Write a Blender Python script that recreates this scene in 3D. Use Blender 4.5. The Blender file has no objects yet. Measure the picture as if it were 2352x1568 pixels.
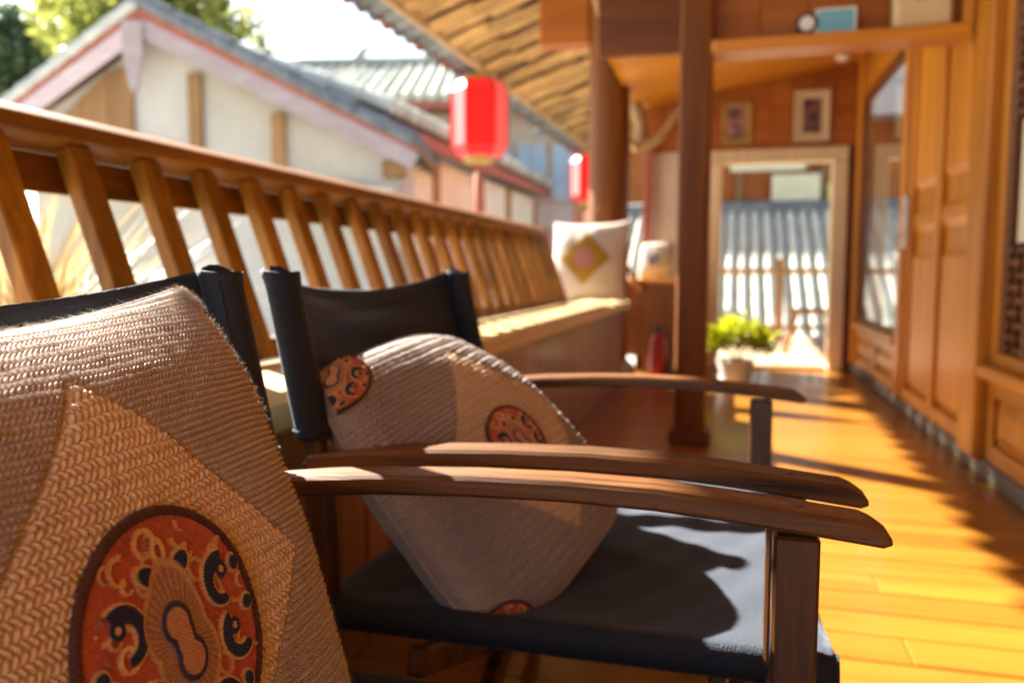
import bpy, bmesh, math, random
import numpy as np
from mathutils import Vector, Matrix

S = 1.35                      # metres per layout unit
rng = random.Random(7)
nrg = np.random.default_rng(7)
scene = bpy.context.scene
C = scene.collection

# ------------------------------------------------------------------ camera
cam_d = bpy.data.cameras.new('camera')
cam = bpy.data.objects.new('camera', cam_d)
C.objects.link(cam)
cam.location = (0, 0, 0.62 * S)
YAW, PITCH = math.radians(15.118), math.radians(5.0)
cam.rotation_euler = (math.pi / 2 - PITCH, 0, YAW)
cam_d.sensor_width = 36
cam_d.lens = 36 * 1829 / 2352
cam_d.clip_start = 0.02
cam_d.clip_end = 2000
cam_d.dof.use_dof = True
cam_d.dof.focus_distance = 0.53 * S
cam_d.dof.aperture_fstop = 3.6
scene.camera = cam

# ------------------------------------------------------------------ light
AZ, EL = math.radians(32), math.radians(33.7)
Ld = Vector((math.cos(AZ) * math.cos(EL), -math.sin(AZ) * math.cos(EL), -math.sin(EL)))
world = bpy.data.worlds.new('World')
scene.world = world
world.use_nodes = True
wn = world.node_tree
wn.nodes.clear()
sky = wn.nodes.new('ShaderNodeTexSky')
sky.sky_type = 'NISHITA'
sky.sun_disc = False
sky.sun_elevation = EL
sky.sun_rotation = math.atan2(-Ld.x, -Ld.y)
sky.air_density = 1.0
sky.dust_density = 1.2
bg = wn.nodes.new('ShaderNodeBackground')
bg.inputs['Strength'].default_value = 0.05
wo = wn.nodes.new('ShaderNodeOutputWorld')
wn.links.new(sky.outputs[0], bg.inputs['Color'])
wn.links.new(bg.outputs[0], wo.inputs['Surface'])
sun_d = bpy.data.lights.new('sun', 'SUN')
sun_d.energy = 5.0
sun_d.angle = math.radians(0.6)
sun_d.color = (1.0, 0.93, 0.82)
sun = bpy.data.objects.new('sun', sun_d)
C.objects.link(sun)
sun.rotation_euler = Ld.to_track_quat('-Z', 'Y').to_euler()
sun.location = (-8, 6, 9)

scene.view_settings.view_transform = 'Standard'
scene.view_settings.look = 'None'
scene.view_settings.exposure = 2.92
scene.view_settings.gamma = 1.0
scene.render.engine = 'CYCLES'
scene.cycles.use_denoising = True
scene.cycles.max_bounces = 10
scene.cycles.diffuse_bounces = 6
scene.cycles.glossy_bounces = 4
scene.cycles.transparent_max_bounces = 8
scene.cycles.sample_clamp_indirect = 8

# ------------------------------------------------------------------ materials
MATS = {}


def mat_new(name):
    m = bpy.data.materials.new(name)
    m.use_nodes = True
    nt = m.node_tree
    b = nt.nodes['Principled BSDF']
    MATS[name] = m
    return m, nt, b


def N(nt, t, **k):
    n = nt.nodes.new(t)
    for a, v in k.items():
        if a in n.inputs:
            n.inputs[a].default_value = v
        else:
            setattr(n, a, v)
    return n


def ramp(nt, stops):
    r = nt.nodes.new('ShaderNodeValToRGB')
    e = r.color_ramp.elements
    while len(e) > 1:
        e.remove(e[-1])
    e[0].position, e[0].color = stops[0][0], (*stops[0][1], 1)
    for p, c in stops[1:]:
        q = e.new(p)
        q.color = (*c, 1)
    return r


def coords(nt, scale=(1, 1, 1), jitter=40.0):
    tc = N(nt, 'ShaderNodeTexCoord')
    oi = N(nt, 'ShaderNodeObjectInfo')
    mu = N(nt, 'ShaderNodeMath', operation='MULTIPLY')
    mu.inputs[1].default_value = jitter
    nt.links.new(oi.outputs['Random'], mu.inputs[0])
    ad = N(nt, 'ShaderNodeVectorMath', operation='ADD')
    nt.links.new(tc.outputs['Object'], ad.inputs[0])
    nt.links.new(mu.outputs[0], ad.inputs[1])
    mp = N(nt, 'ShaderNodeMapping')
    mp.inputs['Scale'].default_value = scale
    nt.links.new(ad.outputs[0], mp.inputs['Vector'])
    return mp, oi


def wood(name, dark, light, axis='X', freq=9.0, rough=0.45, coat=0.0, bump=0.25, var=0.25, spec=0.4, grain=1.0):
    m, nt, b = mat_new(name)
    ax = 'XYZ'.index(axis)
    sc = [freq, freq, freq]
    sc[ax] = freq * 0.07
    mp, oi = coords(nt, sc)
    n1 = N(nt, 'ShaderNodeTexNoise', Scale=1.6, Detail=6.0, Roughness=0.62, Distortion=1.2)
    nt.links.new(mp.outputs[0], n1.inputs['Vector'])
    sc2 = [freq * 9, freq * 9, freq * 9]
    sc2[ax] = freq * 0.5
    mp2, _ = coords(nt, sc2)
    n2 = N(nt, 'ShaderNodeTexNoise', Scale=1.0, Detail=4.0, Roughness=0.6)
    nt.links.new(mp2.outputs[0], n2.inputs['Vector'])
    mx = N(nt, 'ShaderNodeMath', operation='MULTIPLY_ADD')
    mx.inputs[1].default_value = 0.45 * grain
    nt.links.new(n2.outputs['Fac'], mx.inputs[0])
    nt.links.new(n1.outputs['Fac'], mx.inputs[2])
    lo, hi = 0.42 + 0.2 * grain, 0.62 + 0.27 * grain
    mid = tuple((a * 0.5 + c * 0.5) for a, c in zip(dark, light))
    r = ramp(nt, [(0.36 + .12 * grain, dark), (0.5 + .2 * grain, mid), (0.66 + .24 * grain, light)])
    nt.links.new(mx.outputs[0], r.inputs[0])
    hsv = N(nt, 'ShaderNodeHueSaturation')
    mr = N(nt, 'ShaderNodeMapRange')
    mr.inputs['To Min'].default_value = 1 - var
    mr.inputs['To Max'].default_value = 1 + var
    nt.links.new(oi.outputs['Random'], mr.inputs['Value'])
    nt.links.new(mr.outputs[0], hsv.inputs['Value'])
    nt.links.new(r.outputs[0], hsv.inputs['Color'])
    nt.links.new(hsv.outputs[0], b.inputs['Base Color'])
    rr = N(nt, 'ShaderNodeMapRange')
    rr.inputs['To Min'].default_value = max(0.05, rough - 0.08)
    rr.inputs['To Max'].default_value = rough + 0.1
    nt.links.new(n2.outputs['Fac'], rr.inputs['Value'])
    nt.links.new(rr.outputs[0], b.inputs['Roughness'])
    b.inputs['Specular IOR Level'].default_value = spec
    if coat:
        b.inputs['Coat Weight'].default_value = coat
        b.inputs['Coat Roughness'].default_value = 0.12
    bp = N(nt, 'ShaderNodeBump', Strength=bump, Distance=0.004)
    nt.links.new(mx.outputs[0], bp.inputs['Height'])
    nt.links.new(bp.outputs[0], b.inputs['Normal'])
    return m


def mottled(name, c1, c2, scale=6.0, rough=0.8, bump=0.2, dist=0.01, var=0.0, spec=0.3, detail=6.0):
    m, nt, b = mat_new(name)
    mp, oi = coords(nt)
    n1 = N(nt, 'ShaderNodeTexNoise', Scale=scale, Detail=detail, Roughness=0.65)
    nt.links.new(mp.outputs[0], n1.inputs['Vector'])
    r = ramp(nt, [(0.32, c1), (0.68, c2)])
    nt.links.new(n1.outputs['Fac'], r.inputs[0])
    src = r.outputs[0]
    if var:
        hsv = N(nt, 'ShaderNodeHueSaturation')
        mr = N(nt, 'ShaderNodeMapRange')
        mr.inputs['To Min'].default_value = 1 - var
        mr.inputs['To Max'].default_value = 1 + var
        nt.links.new(oi.outputs['Random'], mr.inputs['Value'])
        nt.links.new(mr.outputs[0], hsv.inputs['Value'])
        nt.links.new(src, hsv.inputs['Color'])
        src = hsv.outputs[0]
    nt.links.new(src, b.inputs['Base Color'])
    b.inputs['Roughness'].default_value = rough
    b.inputs['Specular IOR Level'].default_value = spec
    if bump:
        n2 = N(nt, 'ShaderNodeTexNoise', Scale=scale * 5, Detail=5.0)
        nt.links.new(mp.outputs[0], n2.inputs['Vector'])
        bp = N(nt, 'ShaderNodeBump', Strength=bump, Distance=dist)
        nt.links.new(n2.outputs['Fac'], bp.inputs['Height'])
        nt.links.new(bp.outputs[0], b.inputs['Normal'])
    return m


def canvas(name, col, thread=480.0):
    m, nt, b = mat_new(name)
    mp, oi = coords(nt)
    n0 = N(nt, 'ShaderNodeTexNoise', Scale=14.0, Detail=5.0)
    nt.links.new(mp.outputs[0], n0.inputs['Vector'])
    n1 = N(nt, 'ShaderNodeTexNoise', Scale=thread, Detail=2.0)
    nt.links.new(mp.outputs[0], n1.inputs['Vector'])
    mx = N(nt, 'ShaderNodeMath', operation='MULTIPLY_ADD')
    mx.inputs[1].default_value = 0.5
    nt.links.new(n0.outputs['Fac'], mx.inputs[0])
    nt.links.new(n1.outputs['Fac'], mx.inputs[2])
    r = ramp(nt, [(0.50, tuple(c * .6 for c in col)), (0.85, tuple(c * 1.4 for c in col)), (1.0, tuple(c * 4 for c in col))])
    nt.links.new(mx.outputs[0], r.inputs[0])
    nt.links.new(r.outputs[0], b.inputs['Base Color'])
    b.inputs['Roughness'].default_value = 0.8
    b.inputs['Specular IOR Level'].default_value = 0.95
    b.inputs['Sheen Weight'].default_value = 0.24
    b.inputs['Sheen Roughness'].default_value = 0.28
    b.inputs['Sheen Tint'].default_value = (.7, .8, 1, 1)
    b.inputs['Specular Tint'].default_value = (.62, .76, 1, 1)
    bp = N(nt, 'ShaderNodeBump', Strength=0.8, Distance=0.002)
    nt.links.new(n1.outputs['Fac'], bp.inputs['Height'])
    nt.links.new(bp.outputs[0], b.inputs['Normal'])
    return m


def attr_mat(name, rough=0.9, sheen=0.4, fuzz=700.0, strength=0.35):
    m, nt, b = mat_new(name)
    at = N(nt, 'ShaderNodeAttribute', attribute_name='Col')
    mp, oi = coords(nt)
    n1 = N(nt, 'ShaderNodeTexNoise', Scale=fuzz, Detail=3.0, Roughness=.7)
    nt.links.new(mp.outputs[0], n1.inputs['Vector'])
    mr = N(nt, 'ShaderNodeMapRange')
    mr.inputs['From Min'].default_value = .3
    mr.inputs['From Max'].default_value = .7
    mr.inputs['To Min'].default_value = .72
    mr.inputs['To Max'].default_value = 1.25
    nt.links.new(n1.outputs['Fac'], mr.inputs['Value'])
    hsv = N(nt, 'ShaderNodeHueSaturation')
    nt.links.new(mr.outputs[0], hsv.inputs['Value'])
    nt.links.new(at.outputs['Color'], hsv.inputs['Color'])
    nt.links.new(hsv.outputs[0], b.inputs['Base Color'])
    b.inputs['Roughness'].default_value = rough
    b.inputs['Specular IOR Level'].default_value = 0.2
    b.inputs['Sheen Weight'].default_value = sheen
    bp = N(nt, 'ShaderNodeBump', Strength=strength, Distance=0.001)
    nt.links.new(n1.outputs['Fac'], bp.inputs['Height'])
    nt.links.new(bp.outputs[0], b.inputs['Normal'])
    return m


def leafy(name, c1, c2, trans=0.4):
    m, nt, b = mat_new(name)
    geo = N(nt, 'ShaderNodeNewGeometry')
    r = ramp(nt, [(0.0, c1), (1.0, c2)])
    nt.links.new(geo.outputs['Random Per Island'], r.inputs[0])
    nt.links.new(r.outputs[0], b.inputs['Base Color'])
    b.inputs['Roughness'].default_value = 0.55
    tr = N(nt, 'ShaderNodeBsdfTranslucent')
    nt.links.new(r.outputs[0], tr.inputs['Color'])
    mx = N(nt, 'ShaderNodeMixShader')
    mx.inputs[0].default_value = trans
    nt.links.new(b.outputs[0], mx.inputs[1])
    nt.links.new(tr.outputs[0], mx.inputs[2])
    nt.links.new(mx.outputs[0], nt.nodes['Material Output'].inputs['Surface'])
    return m


wood('floor_wood', (.225, .083, .009), (.345, .145, .018), 'X', 7, rough=.30, coat=.25, bump=.10, var=.09)
wood('bench_wood', (.10, .036, .004), (.32, .128, .012), 'Y', 8, rough=.45, coat=.0, spec=.3, bump=.3, var=.1)
wood('slat_wood', (.095, .036, .004), (.35, .150, .014), 'Z', 8, rough=.45, coat=.0, spec=.25, bump=.35, var=.26)
wood('seat_wood', (.50, .37, .15), (.66, .52, .26), 'Y', 8, rough=.45, bump=.25, var=.08)
wood('panel_wood', (.15, .048, .009), (.34, .125, .022), 'Z', 7, rough=.4, coat=.1, bump=.15, var=.16)
wood('wall_wood', (.36, .122, .008), (.62, .245, .018), 'Z', 6, rough=.42, coat=.05, spec=.3, bump=.12, var=.12)
wood('wall_wood_y', (.36, .122, .008), (.62, .245, .018), 'Y', 6, rough=.42, coat=.05, spec=.3, bump=.12, var=.12)
wood('ceiling_wood', (.50, .180, .012), (.74, .300, .022), 'X', 5, rough=.4, coat=.1, bump=.1, var=.08)
wood('beam_wood', (.085, .022, .004), (.18, .050, .007), 'X', 6, rough=.45, bump=.2, var=.1)
wood('column_wood', (.095, .027, .005), (.22, .072, .010), 'Z', 6, rough=.5, spec=.25, coat=.0, bump=.2, var=.05)
wood('header_wood', (.25, .068, .006), (.42, .128, .010), 'X', 6, rough=.45, bump=.2, var=.1)
wood('chair_wood', (.018, .0065, .002), (.235, .092, .024), 'X', 16, rough=.45, spec=.4, coat=.0, bump=.3, var=.06)
wood('chair_wood_z', (.022, .008, .0025), (.125, .048, .013), 'Z', 16, rough=.34, coat=.15, bump=.4, var=.06)
wood('shingle_wood', (.20, .105, .030), (.52, .315, .105), 'X', 5, rough=.8, bump=.8, var=.3)
wood('fascia_wood', (.34, .20, .08), (.52, .34, .16), 'Y', 5, rough=.6, bump=.3)
wood('frame_wood', (.60, .46, .26), (.74, .60, .38), 'Z', 6, rough=.5, bump=.1)
wood('lattice_wood', (.09, .035, .012), (.22, .085, .025), 'Z', 8, rough=.4, bump=.2)
wood('drift_wood', (.36, .20, .08), (.56, .36, .17), 'X', 8, rough=.7, bump=.5)
wood('outdoor_wood', (.24, .12, .04), (.40, .22, .08), 'Z', 3, rough=.7, bump=.2)
wood('barge_wood', (.42, .32, .30), (.56, .45, .43), 'X', 2, rough=.7, bump=.2)
mottled('skirting_paint', (.13, .10, .07), (.19, .15, .11), 9, .75, .1)
mottled('plaster_white', (.44, .39, .28), (.60, .575, .51), .55, .9, .3, .02, detail=9.0)
mottled('plaster_cream', (.72, .64, .46), (.84, .77, .58), 1.0, .9, .25, .02)
mottled('plaster_pink', (.62, .52, .44), (.72, .62, .54), 2.0, .9, .15)
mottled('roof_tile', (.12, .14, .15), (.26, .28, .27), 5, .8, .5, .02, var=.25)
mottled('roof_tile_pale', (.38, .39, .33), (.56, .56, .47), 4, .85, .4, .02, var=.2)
mottled('roof_tile_lit', (.50, .50, .43), (.68, .68, .58), 3, .85, .3, .02, var=.12)  # palest tile copy, strong sunlight put into the colour
mottled('roof_red', (.30, .085, .05), (.42, .14, .085), 3, .7, .2)
mottled('stone', (.26, .25, .24), (.42, .41, .39), 5, .85, .4)
mottled('terrace_tile', (.34, .24, .15), (.46, .34, .22), 3, .7, .2)
mottled('ground_stone', (.30, .29, .27), (.45, .43, .40), 2, .9, .4, .03)
mottled('paper', (.66, .60, .42), (.76, .70, .52), 3, .9, .05)
mottled('dark_room', (.030, .022, .016), (.05, .035, .025), 3, .9, 0)  # near-black colour stands for the unlit inside of rooms
mottled('bark', (.10, .075, .05), (.22, .17, .12), 6, .9, .6, .03)
mottled('ceramic_white', (.70, .70, .68), (.82, .82, .80), 4, .3, .03, spec=.5)
mottled('sky_blue_paint', (.13, .42, .56), (.24, .55, .66), 5, .5, .05)
mottled('cream_paint', (.64, .48, .24), (.76, .60, .34), 5, .5, .05)
mottled('dark_metal', (.02, .02, .02), (.05, .045, .04), 8, .4, .05)
mottled('pale_metal', (.55, .50, .46), (.70, .64, .58), 8, .3, .05)
mottled('photo_print_dark', (.03, .025, .05), (.30, .14, .13), 22, .4, 0, detail=2)
mottled('photo_print_rose', (.05, .04, .05), (.50, .24, .20), 22, .4, 0, detail=2)
mottled('mat_board', (.60, .46, .28), (.72, .58, .38), 5, .7, .02)
mottled('gilt', (.34, .22, .05), (.50, .34, .10), 12, .4, .1)
mottled('sign_cream', (.66, .64, .42), (.78, .76, .54), 3, .7, .05)
mottled('sign_green', (.40, .50, .14), (.62, .68, .25), 9, .7, .05)
mottled('lamp_glass', (.78, .70, .60), (.86, .80, .72), 4, .25, 0)
mottled('red_enamel', (.20, .012, .01), (.3, .018, .012), 6, .3, .02)
mottled('window_blue', (.26, .42, .52), (.42, .58, .66), 1.5, .25, .05, spec=.6)
canvas('black_canvas', (.0045, .0048, .0070))
attr_mat('knit')
attr_mat('embroidery', rough=.7, sheen=.25, fuzz=520, strength=.5)
leafy('foliage_yellow', (.12, .15, .025), (.36, .37, .08), .55)
leafy('foliage_dark', (.04, .075, .035), (.12, .17, .07), .35)
leafy('foliage_lime', (.30, .36, .01), (.58, .58, .02), .5)
leafy('dry_grass', (.30, .20, .08), (.55, .42, .22), .3)

m, nt, b = mat_new('lantern_silk')
b.inputs['Base Color'].default_value = (.62, .012, .010, 1)
b.inputs['Roughness'].default_value = .42
b.inputs['Specular IOR Level'].default_value = .25
b.inputs['Sheen Weight'].default_value = 1.0
tr = N(nt, 'ShaderNodeBsdfTranslucent')
tr.inputs['Color'].default_value = (.85, .02, .012, 1)
mx = N(nt, 'ShaderNodeMixShader')
mx.inputs[0].default_value = .42
nt.links.new(b.outputs[0], mx.inputs[1])
nt.links.new(tr.outputs[0], mx.inputs[2])
nt.links.new(mx.outputs[0], nt.nodes['Material Output'].inputs['Surface'])

m, nt, b = mat_new('window_glass')
b.inputs['Base Color'].default_value = (.9, .93, .92, 1)
b.inputs['Roughness'].default_value = .015
b.inputs['IOR'].default_value = 1.7
b.inputs['Transmission Weight'].default_value = 1.0
b.inputs['Specular IOR Level'].default_value = .8


# ------------------------------------------------------------------ mesh helpers
class MB:
    def __init__(self):
        self.v, self.f = [], []

    def add(self, vs, fs):
        o = len(self.v)
        self.v += [tuple(p) for p in vs]
        self.f += [tuple(i + o for i in f) for f in fs]
        return self

    def box(self, x0, x1, y0, y1, z0, z1, bev=0.0):
        if bev > 0:
            b_ = min(bev, (x1 - x0) * .45, (y1 - y0) * .45, (z1 - z0) * .45)
            pts = []
            c = ((x0 + x1) / 2, (y0 + y1) / 2, (z0 + z1) / 2)
            h = ((x1 - x0) / 2, (y1 - y0) / 2, (z1 - z0) / 2)
            idx = {}
            for sx in (-1, 1):
                for sy in (-1, 1):
                    for sz in (-1, 1):
                        for a in range(3):
                            d = [h[0] - b_, h[1] - b_, h[2] - b_]
                            d[a] = h[a]
                            idx[(sx, sy, sz, a)] = len(pts)
                            pts.append((c[0] + sx * d[0], c[1] + sy * d[1], c[2] + sz * d[2]))
            fs = []
            for a in range(3):
                p, q = [i for i in range(3) if i != a]
                for s in (-1, 1):
                    quad = []
                    for sp, sq in ((-1, -1), (1, -1), (1, 1), (-1, 1)):
                        k = [0, 0, 0]
                        k[a], k[p], k[q] = s, sp, sq
                        quad.append(idx[(*k, a)])
                    if (s > 0) == (a == 1):
                        quad.reverse()
                    fs.append(quad)
            for a in range(3):
                p, q = [i for i in range(3) if i != a]
                for sp in (-1, 1):
                    for sq in (-1, 1):
                        k0 = [0, 0, 0]
                        k0[p], k0[q] = sp, sq
                        k1 = list(k0)
                        k0[a], k1[a] = -1, 1
                        fs.append([idx[(*k0, p)], idx[(*k1, p)], idx[(*k1, q)], idx[(*k0, q)]])
            for sx in (-1, 1):
                for sy in (-1, 1):
                    for sz in (-1, 1):
                        fs.append([idx[(sx, sy, sz, a)] for a in range(3)])
            return self.add(pts, fs)
        vs = [(x, y, z) for x in (x0, x1) for y in (y0, y1) for z in (z0, z1)]
        return self.add(vs, [(0, 1, 3, 2), (4, 6, 7, 5), (0, 4, 5, 1), (2, 3, 7, 6), (0, 2, 6, 4), (1, 5, 7, 3)])

    def beam(self, a, b, w, h, up=(0, 0, 1), bev=0.0):
        """box from a to b, w across, h along up"""
        a, b, up = Vector(a), Vector(b), Vector(up)
        d = (b - a)
        L = d.length
        d.normalize()
        s = d.cross(up).normalized()
        u = s.cross(d).normalized()
        t = MB().box(0, L, -w / 2, w / 2, -h / 2, h / 2, bev)
        self.add([a + d * p[0] + s * p[1] + u * p[2] for p in t.v], t.f)
        return self

    def prism(self, poly, axis, t0, t1):
        """poly: list of 2D points; axis: extrusion axis; remaining axes in order"""
        n = len(poly)
        def mk(p, t):
            if axis == 'Y':
                return (p[0], t, p[1])
            if axis == 'X':
                return (t, p[0], p[1])
            return (p[0], p[1], t)
        vs = [mk(p, t0) for p in poly] + [mk(p, t1) for p in poly]
        fs = [tuple(range(n)), tuple(range(2 * n - 1, n - 1, -1))]
        fs += [(i, i + n, (i + 1) % n + n, (i + 1) % n) for i in range(n)]
        return self.add(vs, fs)

    def tube(self, path, radii, seg=10, ref=(0, 0, 1), squash=(1, 1), caps=True):
        path = [Vector(p) for p in path]
        n = len(path)
        if not hasattr(radii, '__len__'):
            radii = [radii] * n
        rings = []
        for i, p in enumerate(path):
            d = (path[min(i + 1, n - 1)] - path[max(i - 1, 0)]).normalized()
            r = Vector(ref)
            if abs(d.dot(r)) > .96:
                r = Vector((1, 0, 0)) if abs(d.x) < .9 else Vector((0, 1, 0))
            s = d.cross(r).normalized()
            u = s.cross(d)
            rings.append([p + (s * math.cos(2 * math.pi * k / seg) * squash[0] + u * math.sin(2 * math.pi * k / seg) * squash[1]) * radii[i] for k in range(seg)])
        vs = [q for r in rings for q in r]
        fs = []
        for i in range(n - 1):
            for k in range(seg):
                a, b_ = i * seg + k, i * seg + (k + 1) % seg
                fs.append((a, b_, b_ + seg, a + seg))
        if caps:
            fs.append(tuple(range(seg - 1, -1, -1)))
            fs.append(tuple((n - 1) * seg + k for k in range(seg)))
        return self.add(vs, fs)

    def lathe(self, prof, seg=24, c=(0, 0, 0)):
        vs = []
        for r, z in prof:
            for k in range(seg):
                a = 2 * math.pi * k / seg
                vs.append((c[0] + r * math.cos(a), c[1] + r * math.sin(a), c[2] + z))
        fs = []
        for i in range(len(prof) - 1):
            for k in range(seg):
                a, b_ = i * seg + k, i * seg + (k + 1) % seg
                fs.append((a, b_, b_ + seg, a + seg))
        fs.append(tuple(range(seg - 1, -1, -1)))
        fs.append(tuple((len(prof) - 1) * seg + k for k in range(seg)))
        return self.add(vs, fs)

    def grid(self, fn, nu, nv):
        o = []
        for j in range(nv + 1):
            for i in range(nu + 1):
                o.append(fn(i / nu, j / nv))
        w = nu + 1
        fs = [(j * w + i, j * w + i + 1, (j + 1) * w + i + 1, (j + 1) * w + i) for j in range(nv) for i in range(nu)]
        return self.add(o, fs)


def origin_of(o):
    p = Vector((0, 0, 0))
    while o is not None:
        p += Vector(o['_loc']) if '_loc' in o else Vector((0, 0, 0))
        o = o.parent
    return p


def link(o, parent=None, loc=None):
    C.objects.link(o)
    if parent is not None:
        o.parent = parent
    if loc is not None:
        o.location = loc
        o['_loc'] = list(loc)
    return o


def mesh_of(mb, name, mat, shift, smooth=False, fix=True):
    me = bpy.data.meshes.new(name)
    sx, sy, sz = shift
    me.from_pydata([(p[0] - sx, p[1] - sy, p[2] - sz) for p in mb.v], [], mb.f)
    if fix:
        bm = bmesh.new()
        bm.from_mesh(me)
        bmesh.ops.recalc_face_normals(bm, faces=bm.faces)
        bm.to_mesh(me)
        bm.free()
    if smooth:
        me.polygons.foreach_set('use_smooth', [True] * len(me.polygons))
        me.set_sharp_from_angle(angle=math.radians(42 if smooth is True else smooth))
    me.materials.append(MATS[mat])
    me.update()
    return me


def part(mb, name, mat, parent, smooth=False, label=None, kind=None):
    """mesh given in world layout coordinates, child of parent"""
    o = bpy.data.objects.new(name, mesh_of(mb, name, mat, origin_of(parent), smooth))
    link(o, parent)
    if label:
        o['label'] = label
    if kind:
        o['kind'] = kind
    return o


def tag(o, label, cat=None, group=None, kind=None):
    if label:
        o['label'] = label
    if cat:
        o['category'] = cat
    if group:
        o['group'] = group
    if kind:
        o['kind'] = kind
    return o


def thing(name, label, cat, loc, group=None):
    o = bpy.data.objects.new(name, None)
    o.empty_display_size = .05
    link(o, None, loc)
    return tag(o, label, cat, group)


def solo(mb, name, mat, loc, label=None, cat=None, group=None, kind=None, smooth=False):
    o = bpy.data.objects.new(name, mesh_of(mb, name, mat, loc, smooth))
    link(o, None, loc)
    return tag(o, label, cat, group, kind)


def copy_tree(o, parent=None, shift=(0, 0, 0)):
    c = o.copy()
    C.objects.link(c)
    c.parent = parent
    if parent is None:
        c.location = Vector(o.location) + Vector(shift)
        c['_loc'] = list(c.location)
    for ch in list(o.children):
        copy_tree(ch, c)
    return c


def instance(src, parent, offset):
    """copy of a part (mesh shared) moved by offset"""
    c = src.copy()
    C.objects.link(c)
    c.parent = parent
    c.location = Vector(src.location) + Vector(offset)
    return c


# ------------------------------------------------------------------ setting: ground, terrace, floor
g = MB()
g.add([(-400, -300, -2.6), (400, -300, -2.6), (400, 700, -2.6), (-400, 700, -2.6)], [(0, 1, 2, 3)])
solo(g, 'ground', 'ground_stone', (0, 0, -2.6), kind='structure')
solo(MB().box(-2.2, -.585, -3, 9.6, -.22, -.03), 'balcony_ledge', 'stone', (-1.4, 3, -.03), kind='structure')
solo(MB().box(-.584, 2.2, 5.47, 8.4, -.22, -.012), 'terrace', 'terrace_tile', (.8, 7, -.012), kind='structure')

fl = solo(MB().box(-.60, .80, -3, 5.46, -.06, -.030), 'floor', 'floor_wood', (.1, 1.2, -.03), kind='structure')
PW = .0985
fm = {}
y = -2.9
k = 0
while y < 5.44:
    jx = (-.06, .30, .12)[k % 3]
    for a, b_ in ((-.584, jx - .0012), (jx + .0012, .782)):
        key = (round(a, 3), round(b_, 3))
        if key not in fm:
            mb = MB().box(a, b_, 0, PW - .0024, -.028, 0, .0011)
            fm[key] = mesh_of(mb, 'plank', 'floor_wood', (0, 0, 0))
        o = bpy.data.objects.new('plank', fm[key])
        C.objects.link(o)
        o.parent = fl
        o.location = Vector((0, y, rng.uniform(-.0006, .0006))) - origin_of(fl)
    y += PW
    k += 1

# ------------------------------------------------------------------ right-hand timber wall  (face at X = .76)
XW = .76
wall = thing('timber_wall', 'long varnished timber house wall with panels and glazing beside the walkway', 'wall', (.9, 1.5, 0))
part(MB().box(XW - .012, XW + .03, -3, 5.35, 0.001, .055, .006), 'skirting', 'skirting_paint', wall, label='grey painted skirting board along the floor')
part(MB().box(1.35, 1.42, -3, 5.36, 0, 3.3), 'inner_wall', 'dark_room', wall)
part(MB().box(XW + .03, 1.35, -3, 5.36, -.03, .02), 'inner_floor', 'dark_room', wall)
part(MB().box(XW + .004, XW + .06, -3, 5.35, 1.66, 3.3), 'upper_wall', 'wall_wood_y', wall)
# posts
for y0, y1, p in ((2.66, 2.83, .035), (3.86, 3.97, .02), (5.22, 5.34, .02), (1.10, 1.26, .03), (-.5, -.34, .03), (-2.4, -2.2, .03)):
    part(MB().box(XW - p, XW + .05, y0, y1, .056, 2.9, .006), 'wall_post', 'wall_wood', wall)


def framed_panel(y0, y1, z0, z1, nm='wall_panel', mid=True):
    """stile-and-rail frame with a raised centre panel"""
    st = .052
    p = part(MB().box(XW + .018, XW + .03, y0 + .001, y1 - .001, z0 + .001, z1 - .001), nm, 'wall_wood', wall)
    f = MB()
    f.box(XW, XW + .017, y0, y0 + st, z0, z1, .004)
    f.box(XW, XW + .017, y1 - st, y1, z0, z1, .004)
    f.box(XW, XW + .017, y0 + st + .001, y1 - st - .001, z0, z0 + st, .004)
    f.box(XW, XW + .017, y0 + st + .001, y1 - st - .001, z1 - st, z1, .004)
    part(f, 'panel_frame', 'wall_wood_y', p)
    if mid and (y1 - y0) > .2:
        a, b_, c, d = y0 + st + .012, y1 - st - .012, z0 + st + .012, z1 - st - .012
        q = .028
        xs = XW + .004
        vs = [(XW + .017, a, c), (XW + .017, b_, c), (XW + .017, b_, d), (XW + .017, a, d),
              (xs, a + q, c + q), (xs, b_ - q, c + q), (xs, b_ - q, d - q), (xs, a + q, d - q)]
        part(MB().add(vs, [(4, 5, 6, 7), (0, 1, 5, 4), (1, 2, 6, 5), (2, 3, 7, 6), (3, 0, 4, 7)]), 'raised_panel', 'wall_wood', p)
    return p


# a) far window over a panelled apron, Y 3.98..5.22
framed_panel(3.975, 4.595, .057, .285)
framed_panel(4.60, 5.218, .057, .285)
wn1 = part(MB().box(XW - .03, XW + .04, 3.975, 5.218, .287, .325, .006), 'window_sill', 'wall_wood_y', wall)
win = part(MB().box(XW, XW + .03, 3.972, 4.03, .327, 1.655, .004).box(XW, XW + .03, 5.162, 5.218, .327, 1.655, .004)
           .box(XW, XW + .03, 4.031, 5.161, 1.60, 1.655, .004).box(XW, XW + .03, 4.031, 5.161, .327, .352, .004), 'window', 'beam_wood', wall, label='dark framed window whose glass mirrors the terrace')
part(MB().box(XW + .010, XW + .014, 4.029, 5.163, .351, 1.601), 'pane', 'window_glass', win)
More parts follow.
